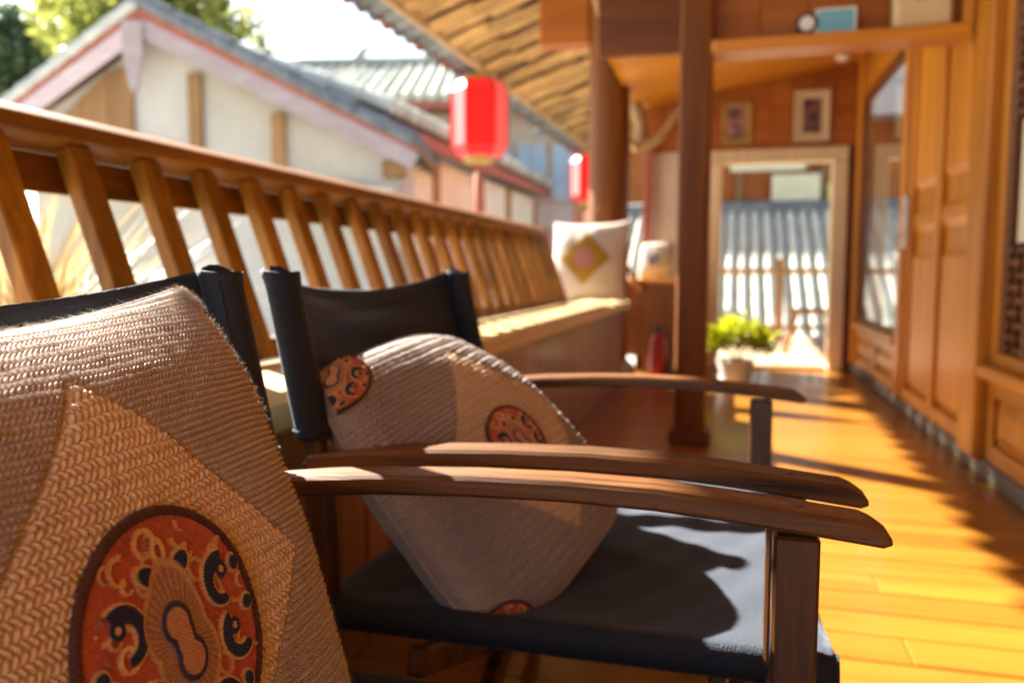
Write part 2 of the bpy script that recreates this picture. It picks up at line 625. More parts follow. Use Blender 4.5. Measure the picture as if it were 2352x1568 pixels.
# b) door leaf, Y 2.84..3.85
door = part(MB().box(XW + .019, XW + .045, 2.835, 3.855, .058, 1.655), 'door', 'wall_wood', wall)
for y0, y1, z0, z1 in ((2.90, 3.30, .12, .70), (3.39, 3.79, .12, .70), (2.90, 3.79, .78, .88), (2.90, 3.30, .96, 1.58), (3.39, 3.79, .96, 1.58)):
    q = .03
    xs = XW + .003
    vs = [(XW + .0185, y0, z0), (XW + .0185, y1, z0), (XW + .0185, y1, z1), (XW + .0185, y0, z1),
          (xs, y0 + q, z0 + q), (xs, y1 - q, z0 + q), (xs, y1 - q, z1 - q), (xs, y0 + q, z1 - q)]
    part(MB().add(vs, [(4, 5, 6, 7), (0, 1, 5, 4), (1, 2, 6, 5), (2, 3, 7, 6), (3, 0, 4, 7)]), 'door_panel', 'wall_wood', door)
part(MB().box(XW - .006, XW + .018, 2.836, 2.895, .058, 1.655, .004).box(XW - .006, XW + .018, 3.795, 3.855, .058, 1.655, .004)
     .box(XW - .006, XW + .018, 3.312, 3.378, .058, 1.655, .004)
     .box(XW - .006, XW + .018, 2.896, 3.311, .058, .112, .004).box(XW - .006, XW + .018, 3.379, 3.794, .058, .112, .004)
     .box(XW - .006, XW + .018, 2.896, 3.311, 1.59, 1.655, .004).box(XW - .006, XW + .018, 3.379, 3.794, 1.59, 1.655, .004), 'door_frame', 'wall_wood', door)
part(MB().box(XW - .03, XW - .0065, 3.80, 3.85, .72, .95, .008).tube([(XW - .03, 3.825, .88), (XW - .065, 3.825, .88), (XW - .065, 3.825, .77), (XW - .03, 3.825, .77)], .009, 8), 'handle', 'pale_metal', door, smooth=True)
# c) near lattice window, Y 1.27..2.65
framed_panel(1.965, 2.655, .057, .305)
framed_panel(1.265, 1.96, .057, .305)
part(MB().box(XW - .035, XW + .04, 1.262, 2.657, .307, .345, .006), 'window_sill', 'wall_wood_y', wall)
lw = part(MB().box(XW, XW + .034, 2.60, 2.657, .347, 1.655, .004).box(XW, XW + .034, 1.262, 1.31, .347, 1.655, .004)
          .box(XW, XW + .034, 1.311, 2.599, 1.60, 1.655, .004).box(XW, XW + .034, 1.311, 2.599, .347, .385, .004)
          .box(XW, XW + .034, 1.93, 1.99, .386, 1.599, .004), 'lattice_window', 'wall_wood', wall, label='carved lattice window with dark openwork and a pale paper panel')
part(MB().box(XW + .036, XW + .040, 1.311, 2.599, .36, 1.63), 'pane', 'window_glass', lw)
for (a, b_) in ((2.385, 2.565), (1.60, 1.80)):
    part(MB().box(XW + .022, XW + .027, a + .035, b_ - .02, .70, 1.04, .001), 'paper_panel', 'paper', lw)
    part(MB().box(XW + .004, XW + .032, a, a + .026, .386, 1.599, .003), 'lattice_bar', 'lattice_wood', lw)
    part(MB().box(XW + .004, XW + .032, b_, b_ + .026, .386, 1.599, .003), 'lattice_bar', 'lattice_wood', lw)
lat_z = [.40, .435, .47, .505, .54, .575, .61, .645, .68, 1.06, 1.095, 1.13, 1.165, 1.2, 1.235, 1.27, 1.305, 1.34, 1.375, 1.41, 1.445, 1.48, 1.515, 1.55]
for i, z in enumerate(lat_z):
    for (a, b_) in ((2.04, 2.598), (1.312, 1.928)):
        m_ = MB()
        n = 9
        w = (b_ - a) / n
        for j in range(n):
            if (j + i) % 2 == 0:
                m_.box(XW + .008, XW + .028, a + j * w, a + (j + 1.35) * w, z - .007, z + .007, .002)
            m_.box(XW + .010, XW + .026, a + (j + .5) * w - .006, a + (j + .5) * w + .006, z - .0175, z + .0175, .002)
        part(m_, 'lattice_row', 'lattice_wood', lw)
# d) plain panels further back, beside and behind the camera
for a, b_ in ((-.335, .36), (.365, 1.095), (-1.2, -.505), (-2.195, -1.205)):
    framed_panel(a, b_, .057, .8)
    framed_panel(a, b_, .805, 1.655)


# ------------------------------------------------------------------ end wall with doorway (Y = 5.35)
YE = 5.35
ew = thing('end_wall', 'orange plank wall with an open pale doorway at the end of the walkway', 'wall', (.2, YE, 0))
x = -.55
i = 0
while x < .745:
    x1 = min(x + .13, .748)
    part(MB().box(x + .001, x1 - .001, YE, YE + .03, 1.392, 1.95, .002), 'wall_board', 'header_wood' if i % 2 else 'header_wood', ew)
    x = x1
    i += 1
part(MB().box(-.55, .748, YE + .031, YE + .05, 1.392, 1.95), 'backing_board', 'header_wood', ew)  # added layer that stops light leaking through the board gaps
part(MB().box(-.305, -.122, YE + .002, YE + .05, .0, 1.390), 'side_board', 'header_wood', ew)
part(MB().box(-.485, -.307, YE - .004, YE + .05, .0, 1.390, .004), 'plaster_strip', 'plaster_pink', ew, label='pale pink plaster strip left of the doorway')
df = part(MB().box(-.12, -.05, YE - .03, YE + .09, 0, 1.30, .006), 'door_jamb', 'frame_wood', ew)
part(MB().box(.612, .700, YE - .03, YE + .09, 0, 1.30, .006), 'door_jamb', 'frame_wood', ew)
part(MB().box(-.12, .700, YE - .032, YE + .09, 1.302, 1.388, .006), 'door_lintel', 'frame_wood', ew)
part(MB().box(.702, .758, YE - .01, YE + .06, 0, 1.390, .004), 'corner_post', 'beam_wood', ew)
part(MB().box(-.05, .612, YE - .01, YE + .08, 0.0015, .016, .004), 'threshold', 'floor_wood', ew)

# pictures on the end wall
def picture(x0, x1, z0, z1, frame, prt, label, inset):
    t = thing('picture_frame', label, 'picture', ((x0 + x1) / 2, YE, z0), 'pictures above the doorway')
    w = .018
    f = MB()
    f.box(x0, x0 + w, YE - .022, YE - .001, z0, z1, .003).box(x1 - w, x1, YE - .022, YE - .001, z0, z1, .003)
    f.box(x0 + w + .0005, x1 - w - .0005, YE - .022, YE - .001, z0, z0 + w, .003).box(x0 + w + .0005, x1 - w - .0005, YE - .022, YE - .001, z1 - w, z1, .003)
    part(f, 'frame', frame, t)
    part(MB().box(x0 + w, x1 - w, YE - .010, YE - .002, z0 + w, z1 - w), 'mat', 'mat_board' if inset > .02 else 'gilt', t)
    part(MB().box(x0 + w + inset, x1 - w - inset, YE - .0125, YE - .0105, z0 + w + inset, z1 - w - inset), 'print', prt, t)
picture(-.055, .125, 1.425, 1.685, 'gilt', 'photo_print_rose', 'gilt framed picture with pinkish figure, left above the doorway', .016)
picture(.375, .585, 1.425, 1.735, 'mat_board', 'photo_print_dark', 'cream framed picture with dark base, right above the doorway', .034)

# ceiling over the far bay
cl = thing('plank_ceiling', 'sloping orange plank ceiling over the far end of the walkway', 'ceiling', (.1, 4.6, 1.75))
y = 3.90
while y < 5.34:
    v = MB()
    y1 = min(y + .145, 5.348)
    pts = [(-.60, 1.77 - .16 * .60), (.756, 1.77 + .16 * .756)]
    v.add([(pts[0][0], y, pts[0][1]), (pts[1][0], y, pts[1][1]), (pts[1][0], y1 - .004, pts[1][1]), (pts[0][0], y1 - .004, pts[0][1])] +
          [(p[0], yy, p[1] + .025) for p, yy in ((pts[0], y), (pts[1], y), (pts[1], y1 - .004), (pts[0], y1 - .004))],
          [(0, 1, 2, 3), (4, 5, 6, 7), (0, 1, 5, 4), (1, 2, 6, 5), (2, 3, 7, 6), (3, 0, 4, 7)])
    part(v, 'ceiling_board', 'ceiling_wood', cl)
    y = y1
solo(MB().box(-.62, .755, 3.84, 3.897, 1.63, 2.25, .008), 'header_beam', 'beam_wood', (0, 3.87, 1.63), 'dark red timber header beam in front of the orange ceiling', 'beam')
for px, py, nm in ((.33, 4.45, 'nearer small round ceiling lamp on the orange planks'), (.62, 5.10, 'farther small round ceiling lamp near the end wall corner')):
    zc = 1.77 + .16 * px
    solo(MB().lathe([(.012, .004), (.040, .002), (.046, -.006), (.040, -.018), (.022, -.026), (.002, -.028)], 20, (px, py, zc)), 'ceiling_lamp', 'lamp_glass', (px, py, zc), nm, 'lamp', 'ceiling lamps', smooth=True)

# shelf across the walkway with its back boards
sh = thing('high_shelf', 'orange plank shelf spanning the walkway from the square post to the wall', 'shelf', (.35, 2.93, 1.37))
part(MB().box(-.07, XW - .036, 2.86, 3.0, 1.362, 1.402, .005), 'shelf_board', 'ceiling_wood', sh)
x = -.07
while x < .72:
    x1 = min(x + .16, .758)
    part(MB().box(x + .001, x1 - .001, 3.002, 3.022, 1.37, 2.6, .002), 'back_board', 'header_wood', sh)
    x = x1
# things on the shelf
t = thing('blue_box', 'small sky blue box standing on the high shelf', 'box', (.325, 2.92, 1.4025))
part(MB().box(.262, .388, 2.895, 2.945, 1.4025, 1.487, .004), 'body', 'sky_blue_paint', t)
part(MB().box(.262, .268, 2.8935, 2.8945, 1.404, 1.486).box(.382, .388, 2.8935, 2.8945, 1.404, 1.486).box(.269, .381, 2.8935, 2.8945, 1.404, 1.411).box(.269, .381, 2.8935, 2.8945, 1.48, 1.486), 'rim', 'ceramic_white', t)
t = thing('alarm_clock', 'little dark round clock with pale face beside the blue box', 'clock', (.235, 2.9, 1.4025))
ck = MB()
ck.tube([(.235, 2.925, 1.442), (.235, 2.893, 1.442)], .036, 20)
ck.box(.215, .255, 2.895, 2.925, 1.4025, 1.412, .002)
part(ck, 'case', 'dark_metal', t, smooth=True)
part(MB().tube([(.235, 2.8925, 1.442), (.235, 2.8905, 1.442)], .024, 20), 'dial', 'ceramic_white', t)
t = thing('cream_box', 'cream box with a dark mark on its front, on the high shelf', 'box', (.59, 2.92, 1.4025))
part(MB().box(.50, .674, 2.885, 2.955, 1.4025, 1.545, .012), 'body', 'cream_paint', t, smooth=True)
part(MB().tube([(.567, 2.8845, 1.487), (.578, 2.8843, 1.496), (.596, 2.8843, 1.492), (.610, 2.8845, 1.500)], [.006, .010, .009, .005], 8, squash=(.1, 1), ref=(1, 0, 0)), 'mark', 'dark_metal', t)

# ------------------------------------------------------------------ columns and beams
def rough_column(mb, cx, cy, r, z0, z1, seg=20, wob=.05, sq=False):
    nz = 14
    vs = []
    for j in range(nz + 1):
        z = z0 + (z1 - z0) * j / nz
        for k in range(seg):
            a = 2 * math.pi * k / seg + math.pi / 4
            rr = r * (1 + wob * math.sin(3 * a + z * 2.1) * .4 + wob * .5 * math.sin(z * 5 + a))
            if sq:
                m_ = max(abs(math.cos(a)), abs(math.sin(a)))
                rr = min(rr / m_, r * 1.28)
            vs.append((cx + rr * math.cos(a), cy + rr * math.sin(a), z))
    fs = [(j * seg + k, j * seg + (k + 1) % seg, (j + 1) * seg + (k + 1) % seg, (j + 1) * seg + k) for j in range(nz) for k in range(seg)]
    mb.add(vs, fs)
    return mb

t = thing('round_column', 'thick round varnished log column behind the diamond cushion', 'column', (-.69, 4.74, 0))
part(rough_column(MB(), -.69, 4.74, .118, .09, 2.62, 24, .04), 'shaft', 'column_wood', t, smooth=60)
part(MB().lathe([(.16, -.03), (.17, .02), (.165, .06), (.13, .092)], 24, (-.69, 4.74, 0)), 'base_stone', 'stone', t, smooth=True)
t = thing('square_post', 'dark square timber post standing in the middle of the walkway', 'post', (-.122, 2.95, 0))
part(rough_column(MB(), -.122, 2.95, .056, .0, 2.7, 24, .015, True), 'shaft', 'column_wood', t, smooth=50)
part(MB().box(-.195, -.049, 2.877, 3.023, .001, .05, .008), 'base_block', 'beam_wood', t)
solo(MB().box(-1.10, -.80, 4.68, 4.80, 1.93, 2.32, .012), 'tie_beam', 'header_wood', (-.95, 4.74, 1.93), 'brown tie beam stub running outward from the round column', 'beam')
solo(MB().beam((-.80, 4.40, 2.42), (-.665, 4.58, 1.93), .075, .06, (0, 1, 0), .006), 'column_brace', 'fascia_wood', (-.67, 4.58, 1.93), 'golden slanting brace at the top of the round column', 'brace')
solo(MB().box(-.56, -.40, 4.40, 6.2, 2.16, 2.30, .01), 'purlin', 'ceiling_wood', (-.48, 5.2, 2.16), 'orange roof purlin above the dark header beam', 'beam')
# small post and driftwood bracket
solo(MB().box(-.545, -.487, 5.28, 5.345, 0, 1.42, .006), 'red_post', 'roof_red', (-.515, 5.31, 0), 'slim reddish post between round column and pink plaster strip', 'post')
t = thing('driftwood_bracket', 'curved pale driftwood branch forking under the ceiling', 'branch', (-.55, 5.2, 1.40))
part(MB().tube([(-.69, 5.10, 1.99), (-.655, 5.12, 1.86), (-.60, 5.15, 1.70), (-.555, 5.18, 1.57), (-.545, 5.2, 1.46), (-.56, 5.2, 1.40)], [.030, .042, .046, .042, .044, .03], 10), 'branch', 'drift_wood', t, smooth=True)
part(MB().tube([(-.60, 5.17, 1.40), (-.545, 5.2, 1.425), (-.47, 5.2, 1.44), (-.40, 5.2, 1.50), (-.34, 5.2, 1.60), (-.25, 5.2, 1.645)], [.028, .04, .036, .030, .028, .022], 10), 'branch', 'drift_wood', t, smooth=True)

# ------------------------------------------------------------------ porch roof
EX0, EY0, EX1, EY1 = -2.014, 4.59, -1.851, 10.64
def eave_x(y):
    return EX0 + (EX1 - EX0) * (y - EY0) / (EY1 - EY0)
EZ, RS = 2.25, .30
rf = thing('tiled_porch_roof', 'porch roof with rough golden underside and tiled eave', 'roof', (-1, 4, 2.3))
sheath = MB()
ya, yb = -3.2, 11.2
def rz(x, y):
    return EZ + RS * (x - eave_x(y))
sheath.add([(eave_x(ya) + .02, ya, EZ + .075), (1.6, ya, rz(1.6, ya) + .07), (1.6, yb, rz(1.6, yb) + .07), (eave_x(yb) + .02, yb, EZ + .075),
            (eave_x(ya) + .02, ya, EZ + .10), (1.6, ya, rz(1.6, ya) + .13), (1.6, yb, rz(1.6, yb) + .13), (eave_x(yb) + .02, yb, EZ + .10)],
           [(0, 1, 2, 3), (4, 5, 6, 7), (0, 1, 5, 4), (1, 2, 6, 5), (2, 3, 7, 6), (3, 0, 4, 7)])
part(sheath, 'sheathing', 'beam_wood', rf)
# underside courses: overlapping rough pieces in rows running up the slope
y = -3.0
r_ = random.Random(3)
row = 0
while y < 11.0:
    w = r_.uniform(.15, .20)
    x = 0.03
    step = r_.uniform(.27, .34)
    lim = 1.75 if y > 2.2 else 1.9
    if y < 2.2:
        step = 1.0
    while x < lim:
        L = step * r_.uniform(.9, 1.1)
        e = eave_x(y + w / 2)
        dz = r_.uniform(-.012, .012) + (.022 if row % 2 else 0)
        n = 5
        top, bot = [], []
        mb = MB()
        vs = []
        for a in range(3):
            for b_ in range(n):
                tx = e + x + L * a / 2
                ty = y + .008 + (w - .016) * b_ / (n - 1)
                arch = (.024 if row % 2 else -.014) * (1 - (2 * b_ / (n - 1) - 1) ** 2)
                zz = rz(tx, ty) + .012 + dz + arch + (-.020 * (1 - a / 2)) + r_.uniform(-.005, .005)
                vs.append((tx + r_.uniform(-.006, .006), ty, zz))
        fs = [(a * n + b_, a * n + b_ + 1, (a + 1) * n + b_ + 1, (a + 1) * n + b_) for a in range(2) for b_ in range(n - 1)]
        m0 = len(vs)
        vs2 = vs + [(p[0], p[1], p[2] + .014) for p in vs]
        fs2 = fs + [tuple(i + m0 for i in reversed(f)) for f in fs]
        rim = [b_ for b_ in range(n)] + [a * n + n - 1 for a in (1, 2)] + [2 * n + b_ for b_ in range(n - 2, -1, -1)] + [n]
        for i in range(len(rim)):
            p, q = rim[i], rim[(i + 1) % len(rim)]
            fs2.append((p, q, q + m0, p + m0))
        mb.add(vs2, fs2)
        part(mb, 'shingle', 'shingle_wood', rf)
        x += L * .96
    y += w + r_.uniform(.004, .03)
    row += 1
part(MB().beam((eave_x(ya) + .012, ya, EZ + .012), (eave_x(yb) + .012, yb, EZ + .012), .03, .085, (0, 0, 1), .004), 'fascia', 'fascia_wood', rf)
# eave tile ends
tl = MB()
y = 0.0
def half_tile(yc, up):
    mb = MB()
    sg = 8
    r0 = .078
    def f(u, v):
        a = math.pi * u
        xx = -.205 + .46 * v
        yy = yc - r0 * math.cos(a)
        zz = (r0 * .62 * math.sin(a) if up else -.055 * math.sin(a))
        e = eave_x(yc)
        return (e + xx, yy, EZ + .135 + xx * RS + zz - (.0 if up else .02))
    mb.grid(f, sg, 3)
    return mb
y = -3.1
i = 0
while y < 11.1:
    mb = half_tile(y, False)
    # thickness
    n0 = len(mb.v)
    mb.add([(p[0], p[1], p[2] + .016) for p in mb.v], mb.f)
    part(mb, 'pan_tile', 'roof_tile', rf, smooth=True)
    mb = half_tile(y + .09, True)
    mb.add([(p[0], p[1], p[2] + .016) for p in mb.v], mb.f)
    part(mb, 'cover_tile', 'roof_tile', rf, smooth=True)
    # drip tip
    e = eave_x(y)
    yy = y
    part(MB().prism([(yy - .0895, EZ + .085), (yy - .0895, EZ - .012), (yy - .04, EZ - .036), (yy, EZ - .046), (yy + .04, EZ - .036), (yy + .0895, EZ - .012), (yy + .0895, EZ + .085)], 'X', e - .220, e - .206), 'drip_tile', 'roof_red' if i % 3 == 0 else 'roof_tile', rf)
    y += .18
    i += 1

# ------------------------------------------------------------------ bench
bn = thing('balcony_bench', 'long wooden balcony bench with slatted leaning back', 'bench', (-.65, 2, 0))
YB0, YB1 = -.98, 4.50
part(MB().prism([(-.950, .846), (-.944, .848), (-.889, .829), (-.881, .824), (-.879, .817), (-.879, .803), (-.889, .793), (-.905, .786), (-.95, .786), (-.958, .80), (-.958, .838)], 'Y', YB0, 3.96), 'top_rail', 'bench_wood', bn, smooth=30)
part(MB().prism([(-.938, .783), (-.924, .783), (-.902, .728), (-.916, .728)], 'Y', YB0 + .01, 3.95), 'back_board', 'bench_wood', bn)
part(MB().prism([(-.800, .468), (-.772, .468), (-.786, .502), (-.812, .502)], 'Y', YB0, 3.96), 'bottom_rail', 'bench_wood', bn)
# slat leaning from (-.772,.47) to (-.905,.79)
def slat_mesh():
    mb = MB()
    a = Vector((-.780, 0, .466))
    b_ = Vector((-.8945, 0, .7895))
    d = (b_ - a).normalized()
    nrm = Vector((d.z, 0, -d.x))
    t, w = .027, .045
    bv = .003
    prof = [(-w / 2 + bv, -t / 2), (w / 2 - bv, -t / 2), (w / 2, -t / 2 + bv), (w / 2, t / 2 - bv), (w / 2 - bv, t / 2), (-w / 2 + bv, t / 2), (-w / 2, t / 2 - bv), (-w / 2, -t / 2 + bv)]
    vs = [a + Vector((0, p[0], 0)) + nrm * p[1] for p in prof] + [b_ + Vector((0, p[0], 0)) + nrm * p[1] for p in prof]
    n = len(prof)
    mb.add(vs, [tuple(range(n)), tuple(range(2 * n - 1, n - 1, -1))] + [(i, i + n, (i + 1) % n + n, (i + 1) % n) for i in range(n)])
    return mb
slat = part(slat_mesh(), 'slat', 'slat_wood', bn)
slat.location.y += .80
k = -8
ys = .80 - .1415 * 8
for k in range(-11, 23):
    if k == 0:
        continue
    s_ = instance(slat, bn, (0, .1415 * k, 0))
    s_.location.y += rng.uniform(-.0025, .0025)
# seat planks
part(MB().prism([(-.632, .460), (-.545, .460), (-.533, .456), (-.528, .447), (-.528, .424), (-.535, .416), (-.548, .413), (-.632, .413)], 'Y', YB0, YB1), 'seat_plank', 'seat_wood', bn, smooth=30)
part(MB().box(-.800, -.640, YB0, YB1, .425, .4575, .004), 'seat_plank', 'seat_wood', bn)
part(MB().box(-.80, -.57, YB0, YB1 - .01, .395, .412), 'seat_support', 'panel_wood', bn)
pb = None
y = YB0
while y < YB1 - .1:
    if pb is None:
        pb = part(MB().box(-.588, -.568, y + .0015, y + .0885, .001, .411, .003), 'panel_board', 'panel_wood', bn)
        y0p = y
    else:
        instance(pb, bn, (0, y - y0p, 0))
    y += .09
part(MB().box(-.80, -.566, YB1 - .10, YB1 - .03, 0, .4125, .006), 'end_post', 'column_wood', bn)
part(MB().box(-.945, -.885, 3.965, 4.03, .0, .842, .008), 'rail_post', 'bench_wood', bn)
part(MB().box(-.608, -.589, YB0, YB1 - .11, .002, .40), 'panel_backing', 'beam_wood', bn)

# side bench in the far corner with its gold end board
t = thing('corner_bench', 'golden plank corner bench past the round column', 'bench', (-.45, 5.05, 0))
part(MB().box(-.66, -.30, 4.92, 5.27, .545, .575, .005), 'seat_plank', 'ceiling_wood', t)
part(MB().box(-.65, -.31, 4.95, 4.97, .10, .543, .003), 'front_board', 'panel_wood', t)  # darker wood than the seat, deep shade put into its colour
part(MB().box(-.55, -.525, 4.98, 5.25, 0, .543, .003), 'leg', 'beam_wood', t)
part(MB().box(-.37, -.345, 4.98, 5.25, 0, .543, .003), 'leg', 'beam_wood', t)
part(MB().beam((-.70, 4.96, .80), (-.50, 4.90, .50), .10, .025, (1, 0, .6), .004), 'arm_board', 'ceiling_wood', t)

# ------------------------------------------------------------------ chairs
def chair_build():
    Y0, Y1 = .72, 1.27
    ch = thing('folding_armchair', '', 'chair', (-.15, .995, 0), 'black canvas armchairs on the walkway')
    armx = [-.402, -.385, -.34, -.286, -.20, -.12, -.05, .0, .05, .085, .098, .106, .112, .1155, .1175]
    def top(x):
        return float(np.interp(x, [-.402, -.34, -.286, -.2, -.12, -.05, 0, .05, .118], [.437, .445, .450, .4545, .4560, .4545, .4510, .4465, .4395]))
    for Y in (Y0, Y1):
        mb = MB()
        hw = .0185
        rings = []
        for x in armx:
            z = top(x)
            th = .0172
            cut = 0.0
            if x > .098:
                cut = .0095 * ((x - .098) / .0195) ** 1.5
            zt, zb = z - cut, z - th + (.003 * max(0, (x - .112) / .0055))
            b_ = .003
            rings.append([(x, Y - hw, zb + b_), (x, Y - hw + b_, zb), (x, Y + hw - b_, zb), (x, Y + hw, zb + b_), (x, Y + hw, zt - b_), (x, Y + hw - b_, zt), (x, Y - hw + b_, zt), (x, Y - hw, zt - b_)])
        vs = [p for r in rings for p in r]
        n = 8
        fs = [(i * n + k, i * n + (k + 1) % n, (i + 1) * n + (k + 1) % n, (i + 1) * n + k) for i in range(len(armx) - 1) for k in range(n)]
        fs += [tuple(range(n)), tuple((len(armx) - 1) * n + k for k in range(n))]
        mb.add(vs, fs)
        part(mb, 'armrest', 'chair_wood', ch, smooth=30)
        part(MB().box(.0375, .0705, Y - .0125, Y + .0125, .02, top(.05) - .0222, .0025), 'front_post', 'chair_wood_z', ch)
        part(MB().beam((-.382, Y, .02), (-.400, Y, .43), .026, .024, (1, 0, 0), .003), 'rear_post', 'chair_wood_z', ch)
        part(MB().tube([(-.3985, Y, .425), (-.4035, Y, .455), (-.436, Y, .612)], .0115, 12), 'back_stake', 'chair_wood_z', ch, smooth=True)
        part(MB().box(-.40, .085, Y - .012, Y + .012, .0, .021, .004), 'foot_bar', 'chair_wood', ch)
        part(MB().tube([(-.405, Y, .268), (.094, Y, .272)], .010, 12), 'seat_rail', 'chair_wood', ch, smooth=True)
        # hinge bolt heads
        part(MB().tube([(.054, Y - .014, .262), (.054, Y + .014, .262)], .006, 10), 'bolt', 'dark_metal', ch, smooth=True)
    for X, fl_ in ((-.30, 1), (-.278, -1), (.0, 1), (.022, -1)):
        a = (X, Y0 + .012 if fl_ > 0 else Y1 - .012, .222)
        b_ = (X, Y1 - .012 if fl_ > 0 else Y0 + .012, .03)
        part(MB().beam(a, b_, .020, .030, (0, 0, 1), .003), 'cross_leg', 'chair_wood', ch)
    # canvas seat: one cloth sleeve - sheet - sleeve
    Yc, hw = (Y0 + Y1) / 2, (Y1 - Y0) / 2
    def seat_cross(x):
        pts = []
        r1, r2 = .013, .017
        for k in range(11):           # near sleeve, from underside round to top
            a = math.radians(-60 - 210 * k / 10)
            pts.append((Y0 + r1 * math.cos(a), .2705 + r2 * math.sin(a)))
        for k in range(1, 24):
            s = -1 + 2 * k / 24
            sag = .024 * (1 - abs(s) ** 3.2)
            fr = min(1, max(0, (x + .40) / .5))
            pts.append((Yc + s * (hw - .004), .2865 - sag * (.75 + .35 * math.sin(fr * math.pi)) + .0016 * math.sin(x * 46 + s * 7 + 2 * math.sin(s * 5)) + .0012 * math.sin(x * 90 - s * 13)))
        for k in range(11):
            a = math.radians(90 - 210 * k / 10)
            pts.append((Y1 + r1 * math.cos(a), .2705 + r2 * math.sin(a)))
        return pts
    xs = list(np.linspace(-.408, .098, 40))
    mb = MB()
    n = len(seat_cross(0))
    vs = []
    for x in xs:
        for p in seat_cross(x):
            vs.append((x, p[0], p[1]))
    m0 = len(vs)
    fs = [(i * n + k, i * n + k + 1, (i + 1) * n + k + 1, (i + 1) * n + k) for i in range(len(xs) - 1) for k in range(n - 1)]
    mb.add(vs, fs)
    o = part(mb, 'seat_canvas', 'black_canvas', ch, smooth=70)
    o.modifiers.new('cloth', 'SOLIDIFY').thickness = .0032
    for Y in (Y0, Y1):
        part(MB().tube([(.0985, Y, .2705), (.101, Y, .2705)], .0135, 14, squash=(1, 1.25)), 'seat_end', 'black_canvas', ch, smooth=True)
    # canvas back: sleeve - sling - sleeve
    def stake(z):
        return -.4035 - (.0325) * (z - .455) / .157
    nz = 34
    vs = []
    ncol = None
    for j in range(nz + 1):
        t_ = j / nz
        z = .452 + .168 * t_
        pts = []
        for (Y, sgn) in ((Y0, 1), (Y1, -1)):
            ring = []
            flare = 1 + .10 * math.exp(-((1 - t_) / .05) ** 2) + .05 * math.exp(-(t_ / .04) ** 2)
            for k in range(15):
                a = math.radians(180 + 330 * (k / 14)) if sgn > 0 else None
                if sgn > 0:
                    a = math.radians(150 - 330 * k / 14 - 0)
                    dx, dy = math.cos(a), math.sin(a)
                else:
                    a = math.radians(-150 + 330 * k / 14)
                    dx, dy = math.cos(a), math.sin(a)
                rad = .0188 * flare
                fr = .0007 * math.sin(3 * a + 1.1) * max(0, (t_ - .93) / .07) if t_ > .93 else 0
                ring.append((stake(z) + dx * rad * .95, Y + dy * rad * 1.02, z + fr + (.006 * max(0, math.cos(a - 2.6)) ** 3 * max(0, (t_ - .9) / .1))))
            if sgn > 0:
                ring_near = ring
            else:
                ring_far = ring
        mid = []
        m_n = 40
        pa, pb_ = ring_near[0], ring_far[0]
        # ring[0] is at the inner-rear of each sleeve
        for k in range(1, m_n):
            s = k / m_n
            q = 1 - (2 * s - 1) ** 2
            topd = .026 * q * t_ ** 2
            fold = .0058 * math.sin(15 * t_ + 5 * s + 2.2 * math.sin(3 * s)) * q + .0035 * math.sin(34 * t_ - 6 * s) * q * t_
            xx = stake(z) - .017 - .030 * q * (.55 + .45 * t_) + fold
            mid.append((xx, Y0 + .012 + (Y1 - Y0 - .024) * s, z - topd + .004 * q * (1 - t_)))
        rowp = list(reversed(ring_near)) + mid + ring_far
        ncol = len(rowp)
        vs += rowp
    fs = [(j * ncol + k, j * ncol + k + 1, (j + 1) * ncol + k + 1, (j + 1) * ncol + k) for j in range(nz) for k in range(ncol - 1)]
    o = part(MB().add(vs, fs), 'back_canvas', 'black_canvas', ch, smooth=80)
    o.modifiers.new('cloth', 'SOLIDIFY').thickness = .0026
    for Y, sg in ((Y0, 1), (Y1, -1)):
        ring = [(stake(.461) + .0196 * math.cos(a), Y + .0206 * math.sin(a), .461) for a in np.linspace(0, 2 * math.pi, 25)]
        part(MB().tube(ring, .0007, 6, caps=False), 'hem', 'black_canvas', ch, smooth=80)
        seam = [(stake(z) + .0100, Y + sg * .0185, z) for z in np.linspace(.456, .612, 8)]
        part(MB().tube(seam, .0008, 6), 'seam', 'black_canvas', ch, smooth=80)
        for px in (.054, -.385):
            zt = top(px)
            part(MB().tube([(px, Y, zt - .002), (px, Y, zt + .0006)], .0052, 14), 'wood_plug', 'chair_wood_z', ch)
    return ch

chB = chair_build()
chB['label'] = 'black canvas folding armchair whose whole back and seat show, knitted cushion leaning inside'
chA = copy_tree(chB, None, (0, -.65, 0))
for o in chA.children:
    if o.name.split('.')[0] in ('seat_canvas', 'seat_rail', 'seat_end', 'bolt'):
        o.location.z -= .022          # the near seat hangs lower under its load
chA['label'] = 'nearest black canvas armchair, mostly hidden behind the big foreground cushion'

# ------------------------------------------------------------------ cushions
def rotm(w):
    w = np.array(w, float)
    t = np.linalg.norm(w)
    k = w / t
    K = np.array([[0, -k[2], k[1]], [k[2], 0, -k[0]], [-k[1], k[0], 0]])
    return np.eye(3) + np.sin(t) * K + (1 - np.cos(t)) * K @ K


def smooth_noise(u, v, seed, f):
    r = np.random.default_rng(seed)
    out = np.zeros_like(u)
    for i in range(10):
        a = r.uniform(0, 2 * np.pi)
        ff = f * r.uniform(.5, 1.6)
        out += np.sin((u * np.cos(a) + v * np.sin(a)) * ff + r.uniform(0, 6.28))
    return out / 10


